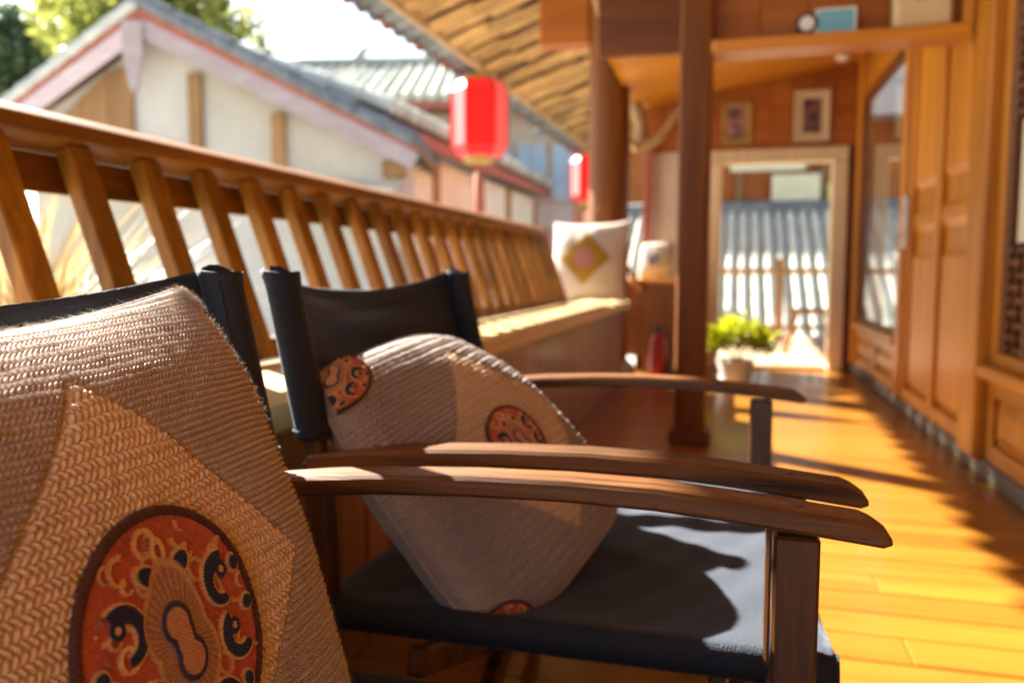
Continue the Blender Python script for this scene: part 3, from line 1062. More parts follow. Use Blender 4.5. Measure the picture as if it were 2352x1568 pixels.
class Cushion:
    def __init__(self, s, h, center, rvec, seed, wr=1.0, bend=(0, 1, 0, 0), ul=1.0, taper=0.0, cr2=None, keep=0.0, pw=.36, sv=1.0, k=.025, cr=.085):
        self.ul, self.taper, self.keep = ul, taper, keep
        self.cr2 = cr if cr2 is None else cr2
        self.bend, self.pw, self.sv, self.k, self.cr = bend, pw, sv, k, cr
        self.s, self.h, self.c, self.R, self.seed, self.wr = s, h, np.array(center, float), rotm(rvec), seed, wr

    def base(self, u, v, side=1):
        k = self.k
        cr = 1 - np.where((u < 0) & (v < 0), self.cr2, self.cr) * (u * v) ** 6
        x = u * (1 - k * (1 - v * v) * np.abs(u) ** 3) * cr
        y = v * (1 - k * (1 - u * u) * np.abs(v) ** 3) * cr
        x = x * (1 - self.taper * np.clip(v, 0, 1) * np.clip(u, 0, 1))
        x = np.where(u < 0, x * (1 + (self.ul - 1) * (1 - v ** 4)), x)
        q = np.clip((1 - u * u) * (1 - v * v), 0, 1)
        z = self.h * q ** self.pw
        z = z + self.wr * q ** .3 * (.006 * smooth_noise(u, v, self.seed, 5.0) + .0028 * smooth_noise(u, v, self.seed + 5, 12.0))
        bu, bv, bc, b0 = self.bend
        zb = bc * np.maximum(0, bu * u + bv * v - b0) ** 2 * (1 - self.keep * np.clip(u, 0, 1) ** 2)
        return np.stack([self.s * x, self.s * self.sv * y, z * side - zb], -1)

    def world(self, L):
        return L @ self.R.T + self.c

    def displaced(self, u, v, hgt, side=1):
        e = 1e-3
        P = self.base(u, v, side)
        du = self.base(np.clip(u + e, -1, 1), v, side) - self.base(np.clip(u - e, -1, 1), v, side)
        dv = self.base(u, np.clip(v + e, -1, 1), side) - self.base(u, np.clip(v - e, -1, 1), side)
        n = np.cross(du, dv) * side
        n /= np.linalg.norm(n, axis=-1, keepdims=True) + 1e-12
        return self.world(P + n * hgt[..., None])


def grid_object(P, col, name, mat, parent, mask=None):
    nv, nu = P.shape[:2]
    org = np.array(origin_of(parent))
    V = (P - org).reshape(-1, 3)
    idx = np.arange(nv * nu).reshape(nv, nu)
    q = np.stack([idx[:-1, :-1], idx[:-1, 1:], idx[1:, 1:], idx[1:, :-1]], -1).reshape(-1, 4)
    if mask is not None:
        mk = mask.reshape(-1)
        q = q[mk[q].all(1)]
        used = np.unique(q)
        rm = -np.ones(nv * nu, int)
        rm[used] = np.arange(len(used))
        V = V[used]
        q = rm[q]
        col = col.reshape(-1, 3)[used]
    me = bpy.data.meshes.new(name)
    me.vertices.add(len(V))
    me.vertices.foreach_set('co', V.astype(np.float32).ravel())
    me.loops.add(len(q) * 4)
    me.loops.foreach_set('vertex_index', q.astype(np.int32).ravel())
    me.polygons.add(len(q))
    me.polygons.foreach_set('loop_start', np.arange(0, len(q) * 4, 4, dtype=np.int32))
    me.polygons.foreach_set('loop_total', np.full(len(q), 4, np.int32))
    me.polygons.foreach_set('use_smooth', np.ones(len(q), bool))
    ca = me.color_attributes.new('Col', 'FLOAT_COLOR', 'POINT')
    cc = np.ones((len(V), 4), np.float32)
    cc[:, :3] = col.reshape(-1, 3)
    ca.data.foreach_set('color', cc.ravel())
    me.materials.append(MATS[mat])
    me.update()
    me.validate()
    o = bpy.data.objects.new(name, me)
    link(o, parent)
    return o


def knit_pattern(u, v, rows):
    """rows of slanted rope stitches running along u; height 0..1"""
    r = (v + .006 * np.sin(u * 5 + v * 3) + .006 * smooth_noise(u, v, 77, 26)) * rows / 2
    fr = r - np.floor(r)
    ridx = np.floor(r)
    across = np.clip(1 - (np.abs(2 * fr - 1) / .9) ** 2.2, 0, 1)
    ph = (u + .012 * smooth_noise(u, v, 78, 30)) * rows * .55 + np.where(ridx % 2 == 0, 1, -1) * fr * .8 + ridx * .37
    st = .5 + .5 * np.cos(2 * np.pi * ph)
    return across ** .8 * (.18 + .82 * st ** .8)


def weave_pattern(p, q, n):
    """2/2 twill of flat strands"""
    a, b = p * n, q * n
    i, j = np.floor(a), np.floor(b)
    fa, fb = a - i, b - j
    over = ((i + j) % 4) < 2
    run_h = ((i + j) % 4 + fa) / 2          # position along a two-cell float
    run_v = (((i + j) % 4) - 2 + fb) / 2
    hh = np.sqrt(np.clip(1 - (np.abs(2 * fb - 1) / .86) ** 3.4, 0, 1)) * (.55 + .45 * np.sin(np.pi * np.clip(run_h, 0, 1)))
    hv = np.sqrt(np.clip(1 - (np.abs(2 * fa - 1) / .86) ** 3.4, 0, 1)) * (.55 + .45 * np.sin(np.pi * np.clip(run_v, 0, 1)))
    return np.where(over, hh, hv)


def medallion_design(x, y):
    """x, y in disc units (radius 1). returns colour, relief"""
    n = x.shape
    red = np.array([.50, .115, .060])
    gold = np.array([.62, .40, .18])
    navy = np.array([.016, .026, .075])
    tan = np.array([.50, .28, .15])
    brown = np.array([.15, .05, .03])
    col = np.tile(red, (*n, 1)).astype(float)
    hgt = .25 + .05 * smooth_noise(x, y, 4, 26) + .05 * smooth_noise(x, y, 9, 60)
    col *= (1 + .22 * smooth_noise(x, y, 11, 16) + .16 * smooth_noise(x, y, 13, 48))[..., None]

    def paint(mask, c, h):
        m = np.clip(mask, 0, 1)[..., None]
        col[:] = col * (1 - m) + np.array(c) * m
        hgt[:] = np.where(mask > .5, h, hgt)

    def sdf_arc(cx, cy, r, a0, a1, w0, w1):
        dx, dy = x - cx, y - cy
        ang = np.arctan2(dy, dx)
        span = (a1 - a0)
        t = ((ang - a0) * np.sign(span)) % (2 * np.pi)
        tt = np.clip(t / abs(span), 0, 1)
        rr = np.hypot(dx, dy)
        d = np.abs(rr - r) - (w0 + (w1 - w0) * tt)
        return np.where(t <= abs(span), d, 9)

    def fill(d, c, h, soft=.012):
        paint(np.clip(.5 - d / soft, 0, 1), c, h)

    # gold scrolling lines
    rs = np.random.default_rng(21)
    for k in range(12):
        a = k * 2 * np.pi / 12 + .12
        for rad, rr, w, sp in ((.80, .105, .026, 4.6), (.56, .085, .024, -4.2), (.68, .055, .020, 5.0), (.90, .06, .018, 4.0)):
            aa = a + (.26 if rad < .6 else .0) + rs.uniform(-.08, .08)
            fill(sdf_arc(rad * np.cos(aa), rad * np.sin(aa), rr, rs.uniform(0, 6.28), 0 + rs.uniform(0, 1) + sp, w, w * .5), gold * rs.uniform(.9, 1.25), .62)
    for k in range(9):
        a = rs.uniform(0, 6.28)
        r0 = rs.uniform(.45, .86)
        fill(np.hypot(x - r0 * np.cos(a), y - r0 * np.sin(a)) - rs.uniform(.03, .05), brown * 2.2 + .05, .5)
    # navy hooks
    for (cx, cy, r, a0, a1, flip) in ((-.56, .22, .17, 2.1, -1.6, 1), (.60, .27, .16, 1.2, 5.0, 1), (.66, -.22, .15, 1.9, 5.6, 1), (-.45, -.42, .18, 1.7, -1.9, 1), (.30, -.70, .16, 2.6, -.9, 1), (-.05, -.80, .13, 3.2, .2, 1)):
        fill(sdf_arc(cx, cy, r, a0, a1, .078, .040) - .022, gold * 1.15, .66)
        fill(sdf_arc(cx, cy, r, a0, a1, .078, .040), navy, .8)
        ex, ey = cx + r * np.cos(a0) * .55, cy + r * np.sin(a0) * .55
        fill(np.hypot(x - ex, y - ey) - .075, navy, .8)
        fill(np.hypot(x - ex, y - ey) - .030, gold, .85)
    for (cx, cy) in ((-.84, .03), (.82, .35), (.88, -.02), (-.70, -.55), (.62, -.60)):
        fill(np.hypot(x - cx, y - cy) - .088, gold, .62)
        fill(np.hypot((x - cx), (y - cy)) - .062, navy, .8)
    # upper flower: two navy leaves and a gold bud
    for sx in (-1, 1):
        X, Y_ = x - sx * .185, y - .545
        ca, sa = math.cos(sx * .55), math.sin(sx * .55)
        a_, b_ = X * ca + Y_ * sa, -X * sa + Y_ * ca
        d = np.hypot(a_ / 1.55, b_ + .25 * a_ * a_ / .1 * 0) - .075
        fill(d - .025, gold * 1.1, .66)
        fill(d, navy, .82)
    fill(np.hypot(x / .8, (y - .70) / 1.25) - .095, gold * 1.25, .75)
    fill(np.hypot(x / .8, (y - .70) / 1.3) - .045, brown * 1.8, .6)
    # centre gourd with outline and rays
    dg = np.minimum(np.hypot(x + .035, (y - .13)) - .115, np.hypot(x - .04, y + .17) - .125)
    dg = np.minimum(dg, np.hypot(x * 1.0, y * .5) - .085)
    rays = .5 + .5 * np.cos(np.arctan2(y + .02, x) * 44)
    fill(dg - .235, gold * .95, .60)
    fill(dg - .205, tan, .5)
    m_ = (dg < .19) & (dg > .055)
    col[m_] = (tan[None] * (1 - .42 * rays[m_][:, None]) + navy[None] * .42 * rays[m_][:, None])
    hgt[m_] = .45 + .12 * rays[m_]
    fill(dg - .055, navy * 1.2 + np.array([.03, .01, .02]), .74)
    fill(dg - .005, tan * 1.1, .85)
    th = .09 * np.sin(x * 150 + y * 40) * 1
    return col, hgt + .05 * np.sin(x * 130 + y * 170)


def make_cushion(name, label, cu, n, rows, weave_n, base, cols, corners=(), mr=.355, pd=.72, mc=(0, -.06), group='knitted cushions on the chairs'):
    t = thing(name, label, 'cushion', tuple(base), group)
    g1 = np.linspace(-1, 1, n)
    # denser towards the rim so that the steep edge stays fine
    u, v = np.meshgrid(g1, g1)
    p, q = (u + v) / math.sqrt(2), (v - u) / math.sqrt(2)
    HS = pd / math.sqrt(2)
    inp = np.maximum(np.abs(p), np.abs(q)) < HS
    kn = knit_pattern(u, v, rows)
    wv = weave_pattern(p + 3 + .012 * np.sin(q * 11) + .007 * smooth_noise(u, v, cu.seed + 50, 34), q + 3 + .012 * np.sin(p * 9) + .007 * smooth_noise(u, v, cu.seed + 51, 34), weave_n)
    irr = 1 + .30 * smooth_noise(u, v, cu.seed + 40, 70) + .22 * smooth_noise(u, v, cu.seed + 41, 160)
    seam = np.abs(np.maximum(np.abs(p), np.abs(q)) - HS)
    hg = np.where(inp, (wv * .0048 - .0006) * irr, kn * (.0046 if n > 700 else .0060) * irr)
    hg = hg - .0030 * np.exp(-(seam / .010) ** 2)
    edge = 1 - np.maximum(np.abs(u), np.abs(v))
    hg = hg * np.clip(edge / .14, 0.22, 1)
    c_knit, c_pan = np.array(cols[0]), np.array(cols[1])
    nz = (1 + .14 * smooth_noise(u, v, cu.seed + 20, 9) + .10 * smooth_noise(u, v, cu.seed + 21, 60))[..., None]
    col = np.where(inp[..., None], c_pan, c_knit) * nz
    P = cu.displaced(u, v, hg)
    f = grid_object(P, col, 'front_cover', 'knit', t)
    gb = np.linspace(-1, 1, 70)
    ub, vb = np.meshgrid(gb, gb)
    Pb = cu.displaced(ub, vb, np.zeros_like(ub), -1)
    grid_object(Pb, np.tile(c_knit, (*ub.shape, 1)), 'back_cover', 'knit', t)
    # centre medallion
    def disc(cu0, cv0, r, nn, rot=0.0, partname='medallion'):
        gd = np.linspace(-1.0, 1.0, nn)
        X, Y_ = np.meshgrid(gd, gd)
        R_ = np.hypot(X, Y_)
        # map the square grid to the disc so that the rim is round
        m_ = np.maximum(np.abs(X), np.abs(Y_))
        fac = np.where(R_ > 1e-9, m_ / np.maximum(R_, 1e-9), 1)
        X, Y_ = X * fac, Y_ * fac
        uu, vv = cu0 + r * X, cv0 + r * Y_
        ca, sa = math.cos(rot), math.sin(rot)
        cdes, hdes = medallion_design(X * ca - Y_ * sa, X * sa + Y_ * ca)
        rr = np.hypot(X, Y_)
        hh = .0056 + .0046 * hdes * np.clip((1 - rr) / .05, 0, 1)
        ok = (np.abs(uu) < .985) & (np.abs(vv) < .985)
        o = grid_object(cu.displaced(np.clip(uu, -1, 1), np.clip(vv, -1, 1), hh), cdes, partname, 'embroidery', t, ok)
        # corded rim
        na, nb = 260, 10
        A, B_ = np.meshgrid(np.linspace(0, 2 * np.pi, na) + math.atan2(cv0, cu0), np.linspace(0, 2 * np.pi, nb))
        rad = r * (1.0 + .050 * np.cos(B_))
        hr = .0050 + .0034 * np.sin(B_) + .0006 * np.sin(A * 95 + B_ * 2)
        uu, vv = cu0 + rad * np.cos(A), cv0 + rad * np.sin(A)
        ok = (np.abs(uu) < .985) & (np.abs(vv) < .985)
        cc = np.tile(np.array([.085, .032, .022]), (*A.shape, 1)) * (1 + .35 * np.sin(A * 95 + B_ * 2))[..., None]
        grid_object(cu.displaced(np.clip(uu, -1, 1), np.clip(vv, -1, 1), hr), cc, 'rim', 'embroidery', o, ok)
    disc(mc[0], mc[1], mr, 320 if n > 700 else 160)
    for (a, b_) in corners:
        disc(a, b_, .21, 90, 1.0)
    # loose fibres standing off the yarn
    fr_ = np.random.default_rng(cu.seed + 90)
    nf = 10000 if n > 700 else 6000
    fu, fv = fr_.uniform(-.99, .99, nf), fr_.uniform(-.99, .99, nf)
    tw = fr_.random(nf) < .35
    fv = np.where(tw, 1 - .10 * fr_.random(nf), fv)
    tw2 = fr_.random(nf) < .25
    fu = np.where(tw2, 1 - .08 * fr_.random(nf), fu)
    keep = np.hypot(fu - mc[0], fv - mc[1]) > mr + .03
    fu, fv = fu[keep], fv[keep]
    p0 = cu.displaced(fu, fv, np.full(len(fu), .0015))
    p1 = cu.displaced(np.clip(fu + fr_.normal(0, .016, len(fu)), -1, 1), np.clip(fv + fr_.normal(0, .016, len(fu)), -1, 1), fr_.uniform(.003, .0062, len(fu)))
    sd = fr_.normal(0, 1, p0.shape)
    sd *= .00016 / np.linalg.norm(sd, axis=1, keepdims=True)
    mbf = MB()
    mbf.v = [tuple(x) for x in np.stack([p0 - sd, p0 + sd, p1], 1).reshape(-1, 3)]
    mbf.f = [(3 * i, 3 * i + 1, 3 * i + 2) for i in range(len(fu))]
    o = bpy.data.objects.new('fuzz', mesh_of(mbf, 'fuzz', 'knit', origin_of(t), fix=False))
    link(o, t)
    o['kind'] = 'stuff'
    ca = o.data.color_attributes.new('Col', 'FLOAT_COLOR', 'POINT')
    ca.data.foreach_set('color', np.tile(np.array([.46, .40, .34, 1.0], np.float32), len(o.data.vertices)))
    # edge piping
    pts = []
    m_ = 60
    for k in range(4 * m_):
        s_, e_ = divmod(k, m_)
        w = -1 + 2 * e_ / m_
        pts.append(((w, -1), (1, w), (-w, 1), (-1, -w))[s_])
    pts = np.array(pts)
    L = cu.world(cu.base(pts[:, 0], pts[:, 1]))
    loop = [tuple(p_) for p_ in L] + [tuple(L[0])]
    mb = MB().tube(loop, [.0020] * len(loop), 6, caps=False)
    o = part(mb, 'piping', 'knit', t, smooth=80)
    ca = o.data.color_attributes.new('Col', 'FLOAT_COLOR', 'POINT')
    ca.data.foreach_set('color', np.tile(np.array([*c_knit, 1.0], np.float32), len(o.data.vertices)))
    return t


KN = (.52, .455, .405)
PN = (.78, .63, .43)
cuA = Cushion(.174, .046, (-.338, .366, .4165), (1.060, .915, 1.259), 3, bend=(0, 1, .27, .46), pw=.32, sv=1.15, k=.055, cr=.0, taper=.16, keep=.75)
make_cushion('knit_cushion', 'big taupe knitted cushion with red round medallion, nearest at lower left', cuA, 900, 94, 54, (-.27, .306, .29), (KN, PN))
cuB = Cushion(.173, .064, (-.277, .905, .399), (.90, .525, 1.33), 8, bend=(.5, .5, .10, .05), pw=.38, k=-.01, cr=.02, cr2=.10, ul=1.10)
make_cushion('knit_cushion', 'taupe knitted cushion with medallions leaning in the far canvas armchair', cuB, 640, 56, 44, (-.19, .847, .27), ((.35, .30, .27), (.60, .46, .29)), mr=.25, pd=.76, mc=(-.14, -.04), corners=((-.92, .92), (-.93, -.93)))


def plain_cushion(name, label, cu, n, base, c_base, design, group=None):
    t = thing(name, label, 'cushion', tuple(base), group)
    g1 = np.linspace(-1, 1, n)
    u, v = np.meshgrid(g1, g1)
    nz = (1 + .08 * smooth_noise(u, v, cu.seed + 20, 9))[..., None]
    grid_object(cu.displaced(u, v, .0006 * np.sin(u * 180) * np.sin(v * 180)), np.tile(np.array(c_base), (*u.shape, 1)) * nz, 'cover', 'knit', t)
    gb = np.linspace(-1, 1, 40)
    ub, vb = np.meshgrid(gb, gb)
    grid_object(cu.displaced(ub, vb, np.zeros_like(ub), -1), np.tile(np.array(c_base), (*ub.shape, 1)), 'back_cover', 'knit', t)
    for nm, fn, c, hgt in design:
        ok = fn(u, v)
        grid_object(cu.displaced(u, v, np.full_like(u, hgt)), np.tile(np.array(c), (*u.shape, 1)) * nz, nm, 'embroidery', t, ok)
    return t


def rvec_from(axis_u, axis_v):
    a = Vector(axis_u).normalized()
    b_ = Vector(axis_v)
    b_ = (b_ - a * a.dot(b_)).normalized()
    c = a.cross(b_)
    M = Matrix((a, b_, c)).transposed()
    q = M.to_quaternion()
    ax, an = q.to_axis_angle()
    return tuple(ax * an)

cuC = Cushion(.215, .075, (-.712, 4.19, .675), rvec_from((1, -.18, 0), (.0, .25, 1)), 31, 1.6, pw=.52, k=.075, cr=-.03)
plain_cushion('diamond_cushion', 'cream cushion with mustard diamond at the far end of the bench', cuC, 90, (-.71, 4.15, .462), (.56, .46, .38),
              [('diamond', lambda u, v: np.abs(u) + np.abs(v - .0) < .68, (.36, .20, .012), .0025),
               ('rosette', lambda u, v: np.hypot(u, v) < .27, (.42, .17, .15), .0045)], 'cushions on the benches')
cuD = Cushion(.115, .04, (-.435, 5.10, .692), rvec_from((1, -.3, 0), (.0, .3, 1)), 37)
plain_cushion('grey_cushion', 'small grey white cushion with blue motif on the corner bench', cuD, 60, (-.435, 5.1, .577), (.46, .42, .34),
              [('blue_motif', lambda u, v: (np.abs(np.hypot(u + .1, v) - .22) < .10), (.09, .10, .32), .0025)], 'cushions on the benches')

# ------------------------------------------------------------------ potted plant and red flask inside the doorway
t = thing('potted_plant', 'bushy lime green plant in a white pot by the doorway', 'plant', (.052, 4.58, 0))
part(MB().lathe([(.06, 0.001), (.085, .01), (.10, .12), (.108, .135), (.095, .137), (.088, .115), (.002, .11)], 28, (.052, 4.58, 0)), 'pot', 'ceramic_white', t, smooth=True)
lf = MB()
pr = random.Random(5)
for i in range(1900):
    th, ph = pr.uniform(0, 6.283), math.acos(pr.uniform(-.35, 1))
    rr = .180 * pr.uniform(.3, 1.0) ** .6 * (1 + .22 * math.sin(3 * th + 2 * ph) + (.35 if i % 23 == 0 else 0))
    c = Vector((.055 + rr * math.sin(ph) * math.cos(th), 4.58 + rr * math.sin(ph) * math.sin(th), .225 + rr * .66 * math.cos(ph)))
    d = Vector((math.sin(ph) * math.cos(th), math.sin(ph) * math.sin(th), math.cos(ph) + .4)).normalized()
    d = (d + Vector((pr.uniform(-.6, .6), pr.uniform(-.6, .6), pr.uniform(-.6, .6)))).normalized()
    s = d.cross(Vector((pr.uniform(-1, 1), pr.uniform(-1, 1), .3))).normalized()
    l, w = pr.uniform(.025, .045), pr.uniform(.007, .012)
    lf.add([c, c + d * l * .5 + s * w, c + d * l, c + d * l * .5 - s * w], [(0, 1, 2, 3)])
part(lf, 'foliage', 'foliage_lime', t)
st = MB()
for i in range(9):
    a = i * .7
    st.tube([(.052, 4.58, .11), (.055 + .05 * math.cos(a), 4.58 + .05 * math.sin(a), .18), (.055 + .11 * math.cos(a), 4.58 + .11 * math.sin(a), .26)], [.004, .003, .002], 5)
part(st, 'stems', 'bark', t)
t = thing('red_flask', 'dark red flask standing on the floor under the corner bench', 'flask', (-.40, 4.86, 0))
part(MB().lathe([(.045, .001), (.05, .01), (.05, .20), (.035, .235), (.02, .25)], 20, (-.40, 4.86, 0)), 'body', 'red_enamel', t, smooth=True)
part(MB().lathe([(.022, .25), (.024, .285), (.015, .295), (.002, .296)], 16, (-.40, 4.86, 0)), 'cap', 'dark_metal', t, smooth=True)

# ------------------------------------------------------------------ lanterns
def lantern(cx, cy, cz, label, rot):
    r, hh = .235, .315
    t = thing('paper_lantern', label, 'lantern', (cx, cy, cz - hh), 'red lanterns under the eave')
    prof = [(.12, -hh), (r * .80, -hh + .015), (r, -hh + .09), (r, hh - .09), (r * .80, hh - .015), (.12, hh)]
    seg = 6
    for k in range(seg):
        mb = MB()
        a0, a1 = rot + 2 * math.pi * k / seg, rot + 2 * math.pi * (k + 1) / seg
        vs = []
        for rr, z in prof:
            vs += [(cx + rr * math.cos(a0), cy + rr * math.sin(a0), cz + z), (cx + rr * math.cos(a1), cy + rr * math.sin(a1), cz + z)]
        mb.add(vs, [(2 * i, 2 * i + 1, 2 * i + 3, 2 * i + 2) for i in range(len(prof) - 1)])
        part(mb, 'silk_panel', 'lantern_silk', t)
        part(MB().tube([(cx + (rr + .004) * math.cos(a0), cy + (rr + .004) * math.sin(a0), cz + z) for rr, z in prof], .007, 6), 'rib', 'red_enamel', t, smooth=True)
    for z, s in ((-hh, -1), (hh, 1)):
        part(MB().lathe([(.125, -.012), (.13, 0), (.13, .03 * 1), (.115, .04)] if s > 0 else [(.115, -.04), (.13, -.03), (.13, 0), (.125, .012)], 18, (cx, cy, cz + z)), 'cap_ring', 'gilt', t, smooth=True)
    part(MB().tube([(cx, cy, cz + hh + .03), (cx, cy, EZ + .05)], .006, 6), 'cord', 'red_enamel', t)
    part(MB().tube([(cx, cy, cz - hh - .03), (cx, cy, cz - hh - .10), (cx, cy, cz - hh - .13), (cx, cy, cz - hh - .45)], [.008, .012, .04, .05], 12), 'tassel', 'roof_red', t, smooth=True)
lantern(-2.02, 6.43, 1.875, 'large red hexagonal lantern hanging from the eave', .35)
lantern(-1.84, 10.75, 1.86, 'distant red lantern half hidden by the round column', .2)

# ------------------------------------------------------------------ outside: neighbouring houses
RIGHT = Vector((math.cos(YAW), math.sin(YAW), 0))
FWD = Vector((-math.sin(YAW), math.cos(YAW), 0))
def out(r, d, z):
    """point r metres right, d metres ahead of the porch corner, height z"""
    p = RIGHT * r + FWD * d
    return (p.x, p.y, z)

def slab(mb, pts, thick):
    """quad given by 4 points, thickened along its normal"""
    p = [Vector(q) for q in pts]
    n = (p[1] - p[0]).cross(p[3] - p[0]).normalized() * thick
    mb.add(p + [q + n for q in p], [(0, 1, 2, 3), (7, 6, 5, 4), (0, 4, 5, 1), (1, 5, 6, 2), (2, 6, 7, 3), (3, 7, 4, 0)])
    return mb

# gable house
GD = 12.0
h1 = thing('gable_house', 'white gable house with grey tiled roof and pinkish bargeboards', 'house', out(-4.2, 14, -2.6))
ap, lft, rgt = (-5.44, 4.47), (-7.75, 2.80), (-1.42, 2.46)    # (right, height) on the gable plane
eL, eR = (-7.3, 3.05), (-1.75, 2.55)
wallpoly = [(eL[0], -2.6), (eR[0], -2.6), (eR[0], 2.32), (ap[0], 4.14), (eL[0], 2.85)]
mb = MB()
vs = [out(p[0], GD + .35, p[1]) for p in wallpoly] + [out(p[0], GD + 6.2, p[1]) for p in wallpoly]
n = 5
mb.add(vs, [tuple(range(n)), tuple(range(2 * n - 1, n - 1, -1))] + [(i, i + n, (i + 1) % n + n, (i + 1) % n) for i in range(n)])
part(mb, 'wall', 'plaster_white', h1)
mb = slab(MB(), [out(lft[0], GD, lft[1] + .05), out(ap[0], GD, ap[1] - .10), out(ap[0], GD + 6.6, ap[1] - .10), out(lft[0], GD + 6.6, lft[1] + .05)], .05)
part(mb, 'roof_deck', 'outdoor_wood', h1)
mb = slab(MB(), [out(ap[0], GD, ap[1] - .10), out(rgt[0], GD, rgt[1]), out(rgt[0], GD + 6.6, rgt[1]), out(ap[0], GD + 6.6, ap[1] - .10)], .05)
part(mb, 'roof_deck', 'outdoor_wood', h1)
# rows of tiles
def tile_rows(parent, a, b_, d0, d1, w, rad, mat, lift=.08, nm='tile_row'):
    """half-round tile rows running from ridge point a to eave point b on successive depths"""
    d = d0
    i = 0
    while d < d1:
        mb = MB()
        p0, p1 = Vector(out(a[0], d, a[1] + lift)), Vector(out(b_[0], d, b_[1] + lift))
        nn = 9
        path, rr = [], []
        for k in range(nn):
            path.append(p0.lerp(p1, k / nn))
            rr.append(rad * .92)
            path.append(p0.lerp(p1, (k + .97) / nn))
            rr.append(rad * 1.12)
        mb.tube(path, rr, 8)
        part(mb, nm, mat, parent, smooth=True)
        d += w
        i += 1
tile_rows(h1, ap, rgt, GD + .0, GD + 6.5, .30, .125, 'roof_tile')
tile_rows(h1, ap, lft, GD + .0, GD + 6.5, .30, .10, 'roof_tile_pale')  # sunward slope in paler tiles, sunlight put into the colour
part(MB().tube([out(ap[0], GD - .1, ap[1] + .12), out(ap[0], GD + 6.7, ap[1] + .12)], .14, 8), 'ridge', 'roof_tile', h1, smooth=True)
for a, b_, m_ in ((ap, rgt, 'barge_wood'), (ap, lft, 'barge_wood')):
    p0, p1 = Vector(out(a[0], GD - .04, a[1] - .30)), Vector(out(b_[0], GD - .04, b_[1] - .22))
    part(MB().beam(p0, p1, .05, .26, (0, 0, 1), .01), 'bargeboard', m_, h1)
    p0, p1 = Vector(out(a[0], GD - .03, a[1] - .10)), Vector(out(b_[0], GD - .03, b_[1] - .03))
    part(MB().beam(p0, p1, .07, .13, (0, 0, 1), .01), 'red_fillet', 'roof_red', h1)
mb = MB()
pend = [(-5.66, 4.24), (-5.36, 4.24), (-5.37, 3.75), (-5.45, 3.32), (-5.52, 3.20), (-5.59, 3.32), (-5.66, 3.75)]
vs = [out(p[0], GD - .12, p[1]) for p in pend] + [out(p[0], GD - .07, p[1]) for p in pend]
n = len(pend)
mb.add(vs, [tuple(range(n)), tuple(range(2 * n - 1, n - 1, -1))] + [(i, i + n, (i + 1) % n + n, (i + 1) % n) for i in range(n)])
part(mb, 'gable_pendant', 'barge_wood', h1)
for r0, z0, z1 in ((-4.78, 1.9, 3.58), (-3.54, 1.9, 3.0)):
    part(MB().beam(out(r0, GD + .30, z0), out(r0, GD + .30, z1), .20, .12, FWD, .01), 'timber_post', 'outdoor_wood', h1)
mb = MB()
tri = [(-7.15, 2.62), (-5.72, 2.62), (-5.72, 3.72), (-6.1, 3.58)]
vs = [out(p[0], GD + .27, p[1]) for p in tri] + [out(p[0], GD + .34, p[1]) for p in tri]
mb.add(vs, [(0, 1, 2, 3), (7, 6, 5, 4)] + [(q, q + 4, (q + 1) % 4 + 4, (q + 1) % 4) for q in range(4)])
part(mb, 'gable_board', 'outdoor_wood', h1)
part(MB().beam(out(-1.95, GD + .26, 2.16), out(-1.62, GD + .26, 2.16), .3, .24, (0, 0, 1), .01), 'beam_end', 'outdoor_wood', h1)
part(MB().beam(out(-7.25, GD + .20, 1.86), out(-1.75, GD + .20, 1.86), .3, .07, (0, 0, 1), .01), 'ledge', 'plaster_white', h1)

# low cream house along the lane to the right of the gable
h2 = thing('low_house', 'low cream house with red eave board behind the big lantern', 'house', (-5.6, 18, -2.6))
part(MB().box(-8.2, -5.45, 11.9, 30, -2.6, 2.72), 'wall', 'plaster_cream', h2)
part(MB().box(-5.16, -5.06, 11.4, 30.4, 2.74, 2.98, .01), 'eave_board', 'roof_red', h2)
slab_m = slab(MB(), [(-5.0, 11.4, 3.0), (-5.0, 30.4, 3.0), (-8.2, 30.4, 4.2), (-8.2, 11.4, 4.2)], .06)
part(slab_m, 'roof_deck', 'outdoor_wood', h2)
y = 11.4
while y < 30.2:
    path, rr = [], []
    p0, p1 = Vector((-4.92, y, 3.11)), Vector((-8.2, y, 4.36))
    for k in range(6):
        path += [p0.lerp(p1, k / 6), p0.lerp(p1, (k + .97) / 6)]
        rr += [.125, .10]
    part(MB().tube(path, rr, 8), 'tile_row', 'roof_tile_pale', h2, smooth=True)
    y += .3
for y0 in (11.92, 14.4, 16.9, 19.6, 22.5):
    part(MB().box(-5.47, -5.36, y0, y0 + .22, -2.6, 2.70, .01), 'timber_post', 'outdoor_wood', h2)
part(MB().box(-5.465, -5.42, 17.3, 19.4, .2, 1.9), 'opening_shade_panel', 'dark_room', h2)  # flat dark panel on the wall, painted as a shaded opening
part(MB().box(-5.465, -5.42, 20.2, 22.2, .2, 1.9), 'opening_shade_panel', 'dark_room', h2)
part(MB().box(-5.469, -5.415, 15.0, 16.6, .5, 1.7), 'shutter', 'barge_wood', h2)

